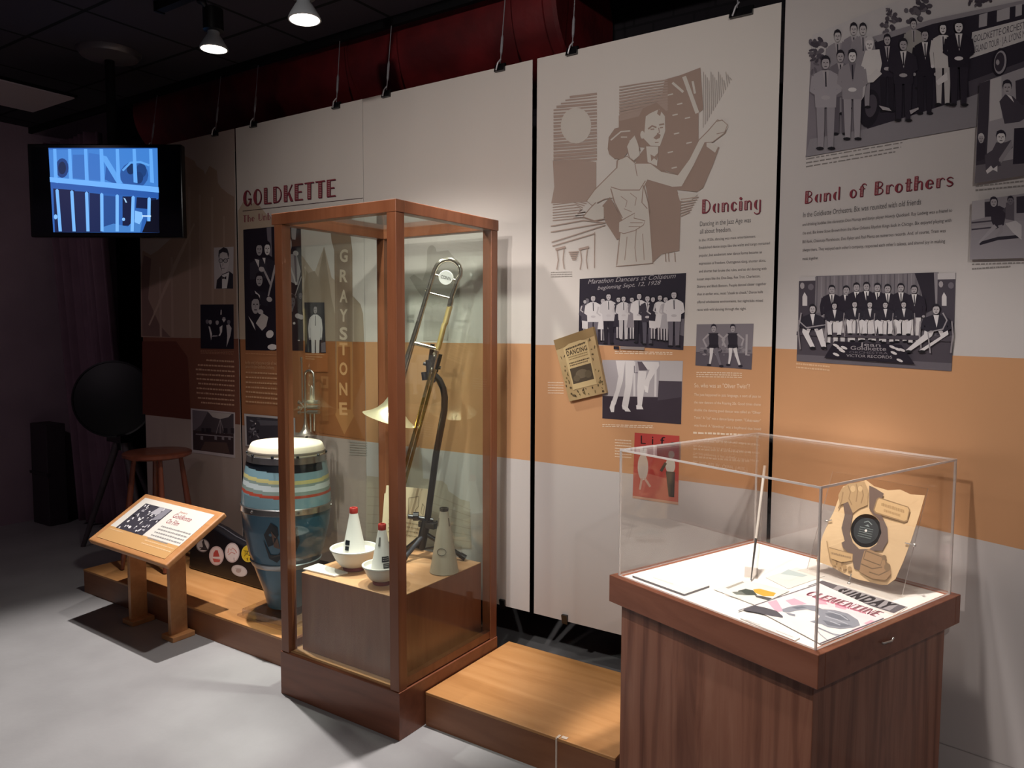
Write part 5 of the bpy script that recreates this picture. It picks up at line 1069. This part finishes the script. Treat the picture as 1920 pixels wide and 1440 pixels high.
# ------------------------------------------------------------------ trombone and its stand
hub = on_y(800, 985, 2.55); hd = Vector((-math.sin(math.radians(33.8)), math.cos(math.radians(33.8)), 0))
TB = lambda px, py, d=0.: on_plane(px, py, hub+hd*d, hd)
Zm = lambda zx, zy, d=0.: TB(660+zx*.25, 460+zy*.25, d)
m_brass = noisy('aged_brass', '#b59a5a', '#a0823f', 9, .25, metal=.95); m_nick = mat('nickel', '#b9b2a2', .18, .95); m_tarn = mat('bare_brass', '#c0a96c', .4, .7); m_rub = mat('stand_black', '#0d0d10', .35)
t = thing('trombone_stand', 'black folding stand holding the trombone inside the tall case', 'stand', (hub.x, hub.y, PZ))
b = MB(); b.tube([TB(795, 1005, .02), TB(800, 985, .02), TB(818, 850, .02), TB(833, 770, .02), TB(834, 745, .02), TB(831, 728, .02), TB(824, 713, .02), TB(814, 702, .02)], [.013, .015, .015, .015, .015, .015, .015, .014], m_rub, 14); b.build('pole', t, 50)
b = MB(); b.tube([TB(788, 1028, .02), TB(800, 975, .02)], .022, m_rub, 14); b.box((hub.x-.045, hub.y-.005, hub.z-.012), (hub.x+.045, hub.y+.045, hub.z+.012), m_rub); b.tube([TB(775, 968), TB(785, 968)], .02, m_rub, 12); b.tube([TB(765, 968, .02), TB(812, 976, .02)], .011, m_rub, 10); b.tube([TB(812, 978, .02), TB(814, 985, .02)], .02, m_rub, 10); b.build('hub', t, 50)
tip = [Vector((-2.004, 2.625, PZ+.012)), Vector((-2.21, 2.44, PZ+.012)), Vector((-2.30, 2.545, PZ+.012))]
for k, p in enumerate(tip):
    b = MB(); s0 = TB(797, 1000, .02); b.tube([s0, s0.lerp(p, .5), p+(s0-p)*.12], .0105, m_rub if k != 1 else mat('stand_grey', '#4a4b52', .25, .5), 12); kl = b.build('leg', t, 50)
    b = MB(); b.tube([p+(s0-p)*.13, p], [.0135, .014], m_rub, 12); b.build('rubber_foot', kl, 50)
    b = MB(); m_ = s0.lerp(p, .48); b.tube([TB(790, 1030, .02), m_], .004, m_rub, 8); b.build('brace', t, 50)
b = MB(); b.tube([Zm(605, 740, .03), Zm(590, 850, .03), Zm(570, 1000, .03)], .010, m_rub, 10); b.tube([Zm(660, 815, .03), Zm(625, 950, .03)], .012, m_rub, 10); b.tube([Zm(570, 860, .0), Zm(580, 1010, .0)], .011, m_rub, 10); b.tube([Zm(535, 885, .03), Zm(665, 920, .03)], .008, m_rub, 10); b.tube([Zm(545, 950, .0), Zm(552, 1010, .0)], .016, m_rub, 12); b.tube([Zm(600, 1015, .03), Zm(640, 965, .03)], .015, m_rub, 12); b.build('holder', t, 50)

t = thing('trombone', 'brass and nickel slide trombone held upright in the tall case', 'trombone', hub+Vector((0, 0, .1)))
U = [(745, 395), (790, 260), (812, 225), (815, 185), (802, 150), (775, 122), (740, 107), (703, 107), (668, 120), (640, 148), (620, 185), (605, 235)]
b = MB(); b.tube([Zm(*p) for p in U], .0105, m_nick, 16); b.build('tuning_slide', t, 60)
b = MB(); b.tube([Zm(745, 395), Zm(738, 440), Zm(732, 462)], .0125, m_nick, 16); b.tube([Zm(735, 455), Zm(700, 585)], .0125, m_tarn, 16); b.tube([Zm(702, 580), Zm(690, 600), Zm(650, 760), Zm(640, 780)], .0118, m_tarn, 16); b.tube([Zm(635, 790), Zm(615, 870), Zm(590, 980)], .0128, m_nick, 16); b.build('neck_tube', t, 60)
rim = (TB(676, 772), TB(782, 800)); bc = (rim[0]+rim[1])/2; top = Zm(605, 235); axd = (bc-top).normalized(); 
# bell tail curves slightly, flares at the end
br = (rim[1]-rim[0]).length/2; br = min(br, .118)
b = MB(); pth = []; rs = []
for s, r_ in ((0, .0105), (.25, .0108), (.45, .0125), (.6, .0145), (.72, .019)): pth.append(top.lerp(bc, s)); rs.append(r_)
b.tube(pth, rs, m_nick, 20, True); b.build('bell_tail', t, 60)
Lb = (bc-top).length; M = along(top, bc); b = MB()
fl = [(.019, .72), (.024, .79), (.032, .855), (.045, .905), (.064, .945), (.088, .975), (br, 1.0), (br+.0015, 1.001), (br-.002, 1.0015), (.086, .978), (.062, .950), (.043, .91), (.03, .86), (.02, .79)]
b.lathe([(r_, s*Lb) for r_, s in fl], mat('bell_lacquer', '#cfc6a2', .32, .75), M, 48, (False, True)); b.build('bell', t, 60)
b = MB(); b.tube([Zm(580, 357), Zm(750, 400)], .0045, m_nick, 10); b.tube([Zm(556, 330), Zm(575, 345)], .008, m_nick, 10); b.build('brace', t, 60)
b = MB(); b.tube([Zm(468, 733), Zm(636, 778)], .0085, m_nick, 12); b.build('brace', t, 60)
b = MB(); b.tube([Zm(618, 220), Zm(665, 234)], .0055, m_nick, 10); b.tube([Zm(745, 255), Zm(800, 268)], .0055, m_nick, 10); b.build('brace', t, 60)
cw = Zm(705, 244); xa = (Zm(800, 268)-Zm(618, 220)).normalized(); za = -hd; M = frame(cw, xa, za.cross(xa), za)
b = MB(); b.lathe([(.030, -.009), (.0325, -.006), (.0325, .006), (.030, .009)], mat('weight_grey', '#c3c2bd', .5, .3), M, 36); k = b.build('counterweight', t, 40)
a = Art(M @ Vector((0, 0, .0092)), za, k, .0003); a.T = lambda x, y: M @ Vector((x, -y, .0092)); a.text('CONN', (-.022, .006), (.022, .006), .0135, '#3a3630'); a.done('engraved_name')
for d0, sx in ((0, -6), (-.0, 6)):
    b = MB(); b.tube([Zm(612+sx*2.2, 930, -.012), Zm(560+sx*2.6, 1120, -.012), Zm(420+sx*2.6, 1640, -.012), Zm(318+sx*2.6, 2010, -.012)], .0072, m_brass, 14); b.build('slide_tube', t, 60)
b = MB(); b.tube([Zm(302, 2010, -.012), Zm(300, 2035, -.012), Zm(318, 2046, -.012), Zm(334, 2035, -.012), Zm(334, 2010, -.012)], .0085, m_nick, 12); b.build('slide_bow', t, 60)
b = MB(); b.tube([Zm(415, 1362, -.012), Zm(500, 1364, -.012)], .003, m_nick, 8); b.tube([Zm(620, 835, -.012), Zm(628, 830, -.012)], .018, m_nick, 12); b.tube([Zm(596, 940, -.012), Zm(603, 940, -.012)], .016, m_nick, 12); b.build('slide_fittings', t, 60)

# ------------------------------------------------------------------ square pedestal with acrylic cover
PT = .785; K = (EYE-PT)/(EYE-.85)
PA_, PB_, PC_ = [Vector((x*K, y*K, 0)) for x, y in ((-.331, 1.690), (-.946, 1.921), (-.090, 2.307))]
SZ = ((PB_-PA_).length+(PC_-PA_).length)/2; PR = math.atan2((PA_-PB_).y, (PA_-PB_).x)
PM = Matrix.Translation(PA_) @ Matrix.Rotation(PR, 4, 'Z')      # local: x from far left (-SZ) to near corner (0), y back
W_PED = wood('pedestal_wood', '#7d4d3a', '#99644e', '#a5725b', (11, 11, .55), .42, 2.2, .12); W_RIM = wood('pedestal_rim_wood', '#7d4a36', '#8f5842', '#9a634d', (1.2, 9, 9), .42, 1, .12)
vw = coords(W_PED, (3.2, 3.2, .42)); wv_ = nd(W_PED, 'ShaderNodeTexWave', wave_type='RINGS', rings_direction='SPHERICAL')
for k_, x_ in (('Scale', 2.6), ('Distortion', 5.0), ('Detail', 2.5), ('Detail Scale', 1.2)): wv_.inputs[k_].default_value = x_
ln(W_PED, vw, wv_.inputs['Vector']); mxw = nd(W_PED, 'ShaderNodeMix', data_type='RGBA', blend_type='MULTIPLY'); mxw.inputs['Factor'].default_value = .55
src = bsdf(W_PED).inputs['Base Color'].links[0].from_socket; ln(W_PED, src, mxw.inputs['A']); ln(W_PED, ramp(W_PED, wv_.outputs['Fac'], [(.05, '#b09a92'), (.35, '#f2ece8'), (1, '#ffffff')]), mxw.inputs['B']); ln(W_PED, mxw.outputs['Result'], bsdf(W_PED).inputs['Base Color'])
m_deck = mat('white_deck', '#e4e0da', .6)
def pthing(name, label, cat, x, y, z): 
    p = PM @ Vector((x, y, z)); t = thing(name, label, cat, p, PR); return t
t = pthing('pedestal', 'square reddish wood pedestal under the clear box, nearest the viewer', 'pedestal', -SZ/2, SZ/2, 0)
b = MB(); i_ = .028; b.box((-SZ+i_, i_, 0), (-i_, SZ-i_, PT-.08), W_PED, PM); b.build('body', t, bevel=.002)
T_ = .03
for lo, hi in (((-SZ, 0, PT-.085), (0, T_, PT)), ((-SZ, SZ-T_, PT-.085), (0, SZ, PT)), ((-SZ, T_, PT-.085), (-SZ+T_, SZ-T_, PT)), ((-T_, T_, PT-.085), (0, SZ-T_, PT))):
    b = MB(); b.box(lo, hi, W_RIM, PM); b.build('rim', t, bevel=.002)
b = MB(); b.box((-SZ+T_, T_, PT-.02), (-T_, SZ-T_, PT-.003), m_deck, PM); b.build('deck', t)
b = MB(); p = [PM @ Vector(q) for q in ((.0015, .285, PT-.038), (.006, .285, PT-.038), (.006, .325, PT-.041), (.006, .333, PT-.034))]; b.tube(p, .0026, mat('bright_pin', '#d9d4cf', .3, .8), 8); b.build('lock_pin', t, 50)

t = pthing('acrylic_cover', 'clear acrylic box cover standing on the square pedestal', 'cover', -SZ/2, SZ/2, PT)
AH = .365*K; g = .006; e0 = .019
def psheet(lo, hi, axis):
    (a_, b_, c_), (d_, e_, f_) = lo, hi
    vs = [PM @ Vector(p) for p in ((a_, b_, c_), (d_, b_, c_), (d_, e_, c_), (a_, e_, c_), (a_, b_, f_), (d_, b_, f_), (d_, e_, f_), (a_, e_, f_))]
    F_ = {2: [(0, 3, 2, 1), (4, 5, 6, 7)], 1: [(0, 1, 5, 4), (2, 3, 7, 6)], 0: [(1, 2, 6, 5), (3, 0, 4, 7)]}
    B = MB()
    for k in F_: B.add(vs, F_[k], CLEAR if k == axis else EDGE)
    B.build('pane', t)
zt = PT+AH; zb = PT-.0025+.003
psheet((-SZ+e0, e0, zb), (-e0, e0+g, zt-g), 1); psheet((-SZ+e0, SZ-e0-g, zb), (-e0, SZ-e0, zt-g), 1)
psheet((-SZ+e0, e0+g, zb), (-SZ+e0+g, SZ-e0-g, zt-g), 0); psheet((-e0-g, e0+g, zb), (-e0, SZ-e0-g, zt-g), 0)
psheet((-SZ+e0, e0, zt-g), (-e0, SZ-e0, zt), 2)
# bright polished seams where the sheets meet
for p, q_ in (((-SZ+e0, e0, zt), (-e0, e0, zt)), ((-SZ+e0, e0, zt), (-SZ+e0, SZ-e0, zt)), ((-e0, e0, zt), (-e0, SZ-e0, zt)), ((-SZ+e0, SZ-e0, zt), (-e0, SZ-e0, zt)), ((-SZ+e0, e0, zb), (-SZ+e0, e0, zt)), ((-e0, e0, zb), (-e0, e0, zt)), ((-e0, SZ-e0, zb), (-e0, SZ-e0, zt)), ((-SZ+e0, SZ-e0, zb), (-SZ+e0, SZ-e0, zt))):
    b = MB(); cl = lambda v: (min(max(v[0], -SZ+e0+.003), -e0-.003), min(max(v[1], e0+.003), SZ-e0-.003), min(v[2], zt-.003)); P_, Q_ = Vector(cl(p)), Vector(cl(q_)); r_ = .0022
    b.box(tuple(min(P_[i], Q_[i])-(r_ if abs(P_[i]-Q_[i]) < .1 else 0) for i in range(3)), tuple(max(P_[i], Q_[i])+(r_ if abs(P_[i]-Q_[i]) < .1 else 0) for i in range(3)), EDGE, PM); b.build('polished_seam', t)

DZ = PT-.0026
def flat(name, label, cat, pix, col, thick=.0012, z=0.):
    q = [on_z(*p, DZ+z+thick) for p in pix]; c_ = sum(q, Vector())/len(q)
    t = thing(name, label, cat, (c_.x, c_.y, DZ+z), 0, 'sheets laid flat in the clear box'); b = MB(); b.prism([Vector((p.x, p.y, DZ+z+.0003)) for p in q], (0, 0, thick), col if not isinstance(col, str) else mat('sheet_'+col.strip('#'), col, .6)); b.build('sheet', t)
    a = Art((0, 0, DZ+z+.0003+thick), (0, 0, 1), t, .0002, .00002); a.zoom(); return t, a
t, a = flat('label_card', 'thick white caption panel at the left of the pedestal deck', 'card', ((1186, 1079), (1235, 1064), (1330, 1098), (1283, 1114)), '#d9d5cf', .006); a.greek((1225, 1084), (1262, 1096), 2, '#c3beb8'); a.done('caption_print')
b = MB(); q = [on_z(*p, DZ+.0063) for p in ((1186, 1079), (1283, 1114), (1330, 1098))]
for p, r_ in zip(q, q[1:]): b.poly([p+Vector((0, 0, -.006)), r_+Vector((0, 0, -.006)), r_, p][::1], mat('panel_edge', '#6d6b70', .6))
for v_ in b.v: v_ += (v_-Vector((-.8, 2.1, v_.z))).normalized()*.0006
b.build('dark_edge', t)
t, a = flat('sheet_music', 'pale sheet with faint blue-grey band, behind the yellow-black sheet', 'sheet music', ((1436, 1083), (1494, 1064), (1546, 1080), (1478, 1104)), '#d5d0c8', .001)
a.poly([(1455, 1083), (1474, 1069), (1500, 1079), (1482, 1090)], '#c3cdc9'); a.poly([(1463, 1076), (1478, 1067.5), (1515, 1079), (1505, 1082)], '#a9b5b4'); a.done('cover_print')
t, a = flat('sheet_music', 'small sheet printed in yellow and black, before the baton', 'sheet music', ((1338, 1105), (1394, 1087), (1480, 1108), (1420, 1136)), '#d9d4cc', .001, .0012)
a.poly([(1412, 1105), (1425, 1104), (1455, 1112), (1450, 1118), (1432, 1118), (1415, 1111)], '#c99a3a'); a.poly([(1383, 1108), (1398, 1104), (1412, 1107), (1420, 1116), (1395, 1116)], '#3f463f'); a.poly([(1372, 1110), (1390, 1109), (1400, 1116), (1380, 1115)], '#6b7068'); a.poly([(1415, 1116), (1430, 1118), (1448, 1122), (1440, 1126), (1418, 1120)], '#4a4a48'); a.poly([(1360, 1102), (1392, 1090), (1396, 1092), (1366, 1104)], '#9c988e')
a.greek((1360, 1115), (1390, 1124), 1, '#b3aea6'); a.done('cover_print')
t, a = flat('sheet_music', 'sheet with a dark header band lettered SUNDAY, half under the record easel', 'sheet music', ((1512, 1100), (1546, 1087), (1702, 1138), (1666, 1161), (1560, 1130)), '#cfc9c2', .001)
a.poly([(1514, 1099), (1542, 1088.5), (1700, 1138), (1676, 1150), (1600, 1126)], '#59555a'); a.poly([(1556, 1108), (1572, 1097), (1686, 1133), (1668, 1145)], '#8f8b8d'); a.text('SUNDAY', (1560, 1110), (1664, 1142), 13, '#1f1c22', 0, .06); a.done('cover_print')
t, a = flat('sheet_music', 'large sheet with pink and grey portrait head, nearest the pedestal corner', 'sheet music', ((1408, 1138), (1535, 1093), (1674, 1155), (1540, 1208)), '#dcd6d2', .0012, .0018)
a.zoom(1360, 1050, .23958)
a.poly([(232, 352), (725, 192), (1240, 446), (1080, 530), (1040, 470), (860, 395), (600, 350), (440, 385)], '#d9cdd0')
for p in ([(330, 330), (400, 312), (455, 400), (400, 410)], [(470, 318), (540, 300), (640, 345), (520, 355)], [(700, 300), (780, 320), (800, 350), (720, 345)], [(1085, 495), (1140, 470), (1170, 480), (1110, 510)], [(985, 548), (1060, 520), (1080, 535), (1010, 560)], [(860, 340), (960, 372), (940, 390), (860, 370)]): a.poly(p, '#cf9fae')
a.poly([(140, 388), (225, 355), (300, 370), (400, 398), (450, 440), (450, 454), (350, 437), (250, 412), (160, 397)], '#4d4b52')
a.poly([(445, 385), (500, 367), (600, 350), (700, 358), (760, 385), (860, 393), (960, 420), (1038, 470), (1055, 512), (1000, 533), (900, 541), (800, 526), (750, 502), (690, 492), (660, 481), (720, 470), (740, 440), (700, 402), (640, 388), (560, 396), (500, 412), (450, 406)], '#83868f')
for p in ([(520, 372), (600, 362), (640, 372), (560, 385)], [(780, 420), (860, 410), (940, 440), (980, 480), (900, 470), (820, 450)], [(760, 470), (840, 490), (940, 500), (1000, 520), (900, 528), (800, 510)]): a.poly(p, '#666a74')
for p in ([(800, 400), (900, 430), (960, 470)], [(780, 440), (880, 470), (960, 505)], [(820, 480), (900, 510)]): a.line(p, 7, '#a3a6ae')
a.poly([(470, 412), (545, 425), (548, 442), (500, 432)], '#83868f'); a.line([(700, 520), (760, 545), (840, 580), (930, 595)], 9, '#83868f'); a.line([(700, 525), (740, 580), (800, 630)], 6, '#9a9ca3'); a.poly([(840, 582), (938, 592), (880, 610)], '#a6a8ae')
a.line([(102, 398), (725, 190)], 7, '#6a676c'); a.line([(740, 655), (1240, 458)], 9, '#55525a')
a.deco('CLEMENTINE', (618, 270), (1175, 443), 48, '#5f2635', '#a8536b'); a.greek((700, 300), (1100, 425), 14, '#b3677c', 3); a.done('cover_print')
t, a = flat('caption_strip', 'thin caption strip along the front left edge of the pedestal deck', 'card', ((1388, 1159), (1396, 1156), (1500, 1196), (1490, 1201)), '#d9d5d0', .003); a.greek((1398, 1163), (1425, 1173), 1.5, '#a09c9c'); a.greek((1455, 1183), (1488, 1196), 1.5, '#a09c9c', 2); a.done('caption_print')

# baton
m_bat = mat('baton_white', '#d9d2c8', .25)
bb_ = on_z(1408, 1088, DZ+.004); hb = math.hypot(bb_.x, bb_.y); hp = Vector((bb_.x, bb_.y, 0)).normalized()
bt_ = on_plane(1434, 873, bb_+hp*.10, hp)
t = thing('baton', 'thin white baton leaning upright in the middle of the clear box', 'baton', (bb_.x, bb_.y, DZ))
mid = bb_.lerp(bt_, .36)
b = MB(); b.tube([mid, bt_.lerp(mid, .3), bt_], [.0036, .0042, .0044], m_bat, 12); b.build('shaft', t, 50)
b = MB(); b.tube([bb_, bb_.lerp(mid, .5), mid], [.0016, .0028, .0037], mat('baton_shade', '#5d5a58', .3, .4), 10); b.build('tapered_end', t, 50)  # apparent darkness against the bright deck put into the colour
hx = bb_.lerp(bt_, .42); t = thing('baton_holder', 'clear acrylic prop holding the white baton', 'holder', (hx.x, hx.y, DZ))
b = MB(); hl = hp.cross(Vector((0, 0, 1))); f0 = bb_+hp*.03; f1 = bb_+hp*.14; ht = bb_.lerp(bt_, .80)+hp*.012
for s in (.022,): b.prism([f0+hl*.018+Vector((0, 0, -.003)), f1+hl*.018+Vector((0, 0, -.003)), ht+hl*.01], tuple(hl*-.004), CLEAR)
b.build('prop', t)
b = MB(); b.prism([f0-hl*.02+Vector((0, 0, -.0035)), f0+hl*.02+Vector((0, 0, -.0035)), f1+hl*.02+Vector((0, 0, -.0035)), f1-hl*.02+Vector((0, 0, -.0035))], (0, 0, .003), CLEAR); b.build('foot', t)

# record in its torn sleeve on a clear easel
ea, eb = on_z(1513, 1066, DZ+.002), on_z(1690, 1120, DZ+.002); ex = (eb-ea).normalized(); ey = Vector((-ex.y, ex.x, 0)); ey = ey if ey.dot(Vector((0, 1, 0))) > 0 else -ey
lean = math.radians(21); eu = (Vector((0, 0, 1))*math.cos(lean)+ey*math.sin(lean)).normalized(); en = eu.cross(ex); en = en if en.dot(CP-ea) > 0 else -en
EW = (eb-ea).length; tr_ = on_plane(1752, 918, ea, en); EH = (tr_-ea).dot(eu)
t = thing('record_easel', 'clear tilted acrylic easel with clips holding the torn record sleeve', 'easel', ((ea.x+eb.x)/2, (ea.y+eb.y)/2, DZ))
EMx = frame(ea, ex, eu, en); R_ = (tr_-ea).dot(ex)
b = MB(); vs = [EMx @ Vector(p) for p in ((0, 0, -.004), (EW, 0, -.004), (EW, EH, -.004), (0, EH, -.004), (0, 0, 0), (EW, 0, 0), (EW, EH, 0), (0, EH, 0))]
b.add(vs, [(0, 3, 2, 1), (4, 5, 6, 7)], CLEAR); b.add(vs, [(0, 1, 5, 4), (1, 2, 6, 5), (2, 3, 7, 6), (3, 0, 4, 7)], EDGE); b.build('back_panel', t)
b = MB(); fz = Vector((0, 0, .004)); dpt = math.sin(lean)*EH*.9; b.prism([ea-ey*.05+Vector((0, 0, -.0015)), eb-ey*.05+Vector((0, 0, -.0015)), eb+ey*.09+Vector((0, 0, -.0015)), ea+ey*.09+Vector((0, 0, -.0015))], (0, 0, .004), CLEAR); b.build('foot_panel', t)
m_clp = mat('easel_pin', '#cfcac4', .2, .7); SL = lambda px, py, d=.006: on_plane(px, py, ea+en*d, en)
for px, py, dx, dy in ((1560, 975, -10, 2), (1697, 1018, 18, 4), (1596, 1076, -4, 18)):
    p = SL(px, py, .012); q_ = SL(px+dx, py+dy, .012); r_ = SL(px+dx, py+dy, 0)
    b = MB(); b.tube([p, q_, r_], .0018, m_clp, 8); b.lathe([(.005, 0), (.005, .004), (.001, .006)], m_clp, along(q_, q_+en), 12); b.build('clip', t, 50)
m_slv = noisy('sleeve_paper', '#d3b58c', '#c4a47c', 4, .75); m_shel = mat('shellac_black', '#0f0e10', .25)
Zs = lambda zx, zy, d=.004: SL(1480+zx*.30556, 820+zy*.30556, d)
t = thing('record', 'black shellac record showing through the hole of the torn paper sleeve', 'record', Zs(470, 580, .003))
rc_ = Zs(471, 573, .0035); M = frame(rc_, ex, eu, en); b = MB(); b.lathe([(.004, 0), (.004, -.002), (.122, -.002), (.124, -.001), (.122, .0)], m_shel, M, 64, (False, False)); b.lathe([(.122, 0), (.06, .0003), (.045, 0), (.004, 0)], m_shel, M, 64, (False, False)); b.build('disc', t, 40)
b = MB(); b.lathe([(.040, .0004), (.004, .0006)], mat('record_label', '#23282b', .5), M, 48, (True, False)); kl = b.build('record_label', t)
a = Art(M @ Vector((0, 0, .0008)), en, kl, .0002); a.T = lambda x, y: M @ Vector((x, -y, .0008))
for i in range(5): a.greek((-.022, -.006+i*.007), (.022, -.006+i*.007), .003, '#6d7674', i)
a.line([(-.012, -.024), (0, -.03), (.014, -.022)], .003, '#7f8886'); a.poly([(-.008, -.014), (.002, -.02), (.009, -.013)], '#7f8886'); a.done('label_print')
b = MB(); b.lathe([(.0042, .001), (.001, .0014)], mat('pin_white', '#d9d6d0', .3), M, 16); b.build('centre_hole', t)
out = [(330, 300), (395, 285), (470, 262), (520, 300), (605, 325), (680, 320), (745, 350), (832, 356), (800, 470), (745, 640), (700, 760), (650, 870), (600, 905), (560, 905), (500, 890), (420, 872), (340, 840), (250, 790), (165, 760), (180, 690), (205, 600), (240, 520), (275, 450), (300, 380)]
t = thing('record_sleeve', 'torn tan paper record sleeve with printed figures, leaning on the clear easel', 'record sleeve', Zs(480, 860, .005))
# sleeve with a round hole: ring strips between outline and hole
hole_c = Vector((471, 573)); nH = 48
def edge_at(an):
    d = Vector((math.cos(an), math.sin(an))); best = None
    for (x0, y0), (x1, y1) in zip(out, out[1:]+out[:1]):
        p, s_ = Vector((x0, y0))-hole_c, Vector((x1-x0, y1-y0)); den = d.x*s_.y-d.y*s_.x
        if abs(den) < 1e-9: continue
        tt = (p.x*s_.y-p.y*s_.x)/den; uu = (p.x*d.y-p.y*d.x)/den
        if tt > 0 and -1e-6 <= uu <= 1+1e-6 and (best is None or tt > best): best = tt
    return hole_c+d*(best or 300)
angs = sorted(set([2*PI*i/nH for i in range(nH)]+[math.atan2(y-hole_c.y, x-hole_c.x) % (2*PI) for x, y in out]))
b = MB(); n = len(angs); ho = [(471+95*math.cos(an), 573+103*math.sin(an)) for an in angs]; eo = [edge_at(an) for an in angs]
wv = lambda p: .006+.004*math.sin(p[0]*.02)*max(0, (p[1]-700)/200)+.003*math.sin(p[1]*.013)
F1 = [Zs(*p, .0062) for p in ho]; F2 = [Zs(p[0], p[1], wv(p)) for p in eo]; K1 = [p-en*.0012 for p in F1]; K2 = [p-en*.0012 for p in F2]
b.add(F1+F2+K1+K2, [q for i in range(n) for j in ((i+1) % n,) for q in ((i, n+i, n+j, j), (2*n+i, 2*n+j, 3*n+j, 3*n+i), (n+i, 3*n+i, 3*n+j, n+j), (i, j, 2*n+j, 2*n+i))], m_slv); b.build('paper', t)
a = Art(Zs(471, 573, 0), en, t, .0095, .00002); a.T = lambda zx, zy: on_plane(1480+zx*.30556, 820+zy*.30556, a.o, a.n)
BZ = '#8d7355'; DKB = '#66564f'
def annular(pts_out, c):    # dark printed backdrop around the hole
    pass
dk = [(350, 480), (340, 410), (380, 400), (400, 470), (380, 590), (400, 650), (440, 690), (500, 690), (545, 660), (575, 590), (560, 510), (520, 470), (500, 440), (500, 300), (540, 318), (590, 350), (570, 400), (530, 430), (580, 490), (612, 560), (615, 640), (580, 700), (500, 700), (470, 740), (440, 820), (410, 810), (390, 730), (340, 680), (330, 650), (350, 640), (330, 560)]
a.poly(dk, DKB)
a.poly([(330, 320), (370, 290), (470, 275), (495, 330), (490, 420), (440, 440), (400, 470), (370, 400), (320, 420), (310, 360)], '#a88c68')
for p in ([(370, 300), (385, 340), (375, 380), (395, 420)], [(420, 290), (430, 330), (420, 400)], [(450, 300), (465, 360), (450, 410)], [(340, 340), (330, 400), (310, 440)]): a.line(p, 7, BZ)
a.ell(400, 320, 16, 20, '#bfa27a', 10); a.ell(445, 320, 14, 18, '#bfa27a', 10)
a.poly([(545, 385), (560, 372), (740, 430), (752, 450), (735, 520), (715, 528), (535, 470), (525, 450)], BZ); a.poly([(552, 390), (562, 380), (735, 435), (744, 450), (730, 512), (714, 518), (542, 463), (533, 450)], '#c4a478')
a.greek((575, 425), (715, 470), 22, '#a3855f', 1); a.greek((590, 460), (690, 492), 18, '#a3855f', 2)
a.poly([(470, 700), (500, 690), (590, 730), (600, 760), (630, 790), (635, 840), (600, 880), (520, 870), (440, 830), (450, 770)], '#97795a')
for p in ([(480, 700), (585, 740), (570, 790), (465, 750), (480, 700)], [(450, 780), (520, 810), (580, 800)], [(500, 830), (560, 850), (620, 820)], [(600, 735), (605, 790), (625, 820)]): a.line(p, 7, '#6d5842')
a.ell(592, 742, 15, 17, '#7a634a', 10); a.ell(612, 800, 20, 24, '#7d664d', 12)
a.poly([(255, 680), (400, 720), (398, 760), (330, 770), (262, 745)], '#bb9b70'); a.line([(255, 680), (400, 720), (398, 760)], 5, BZ)
for i in range(4): a.ell(285+i*32, 775+i*12, 14, 16, '#a3855f', 9)
a.greek((265, 720), (390, 750), 14, BZ, 4); a.line([(240, 640), (262, 745), (340, 835)], 6, '#a3855f')
a.done('sleeve_print')
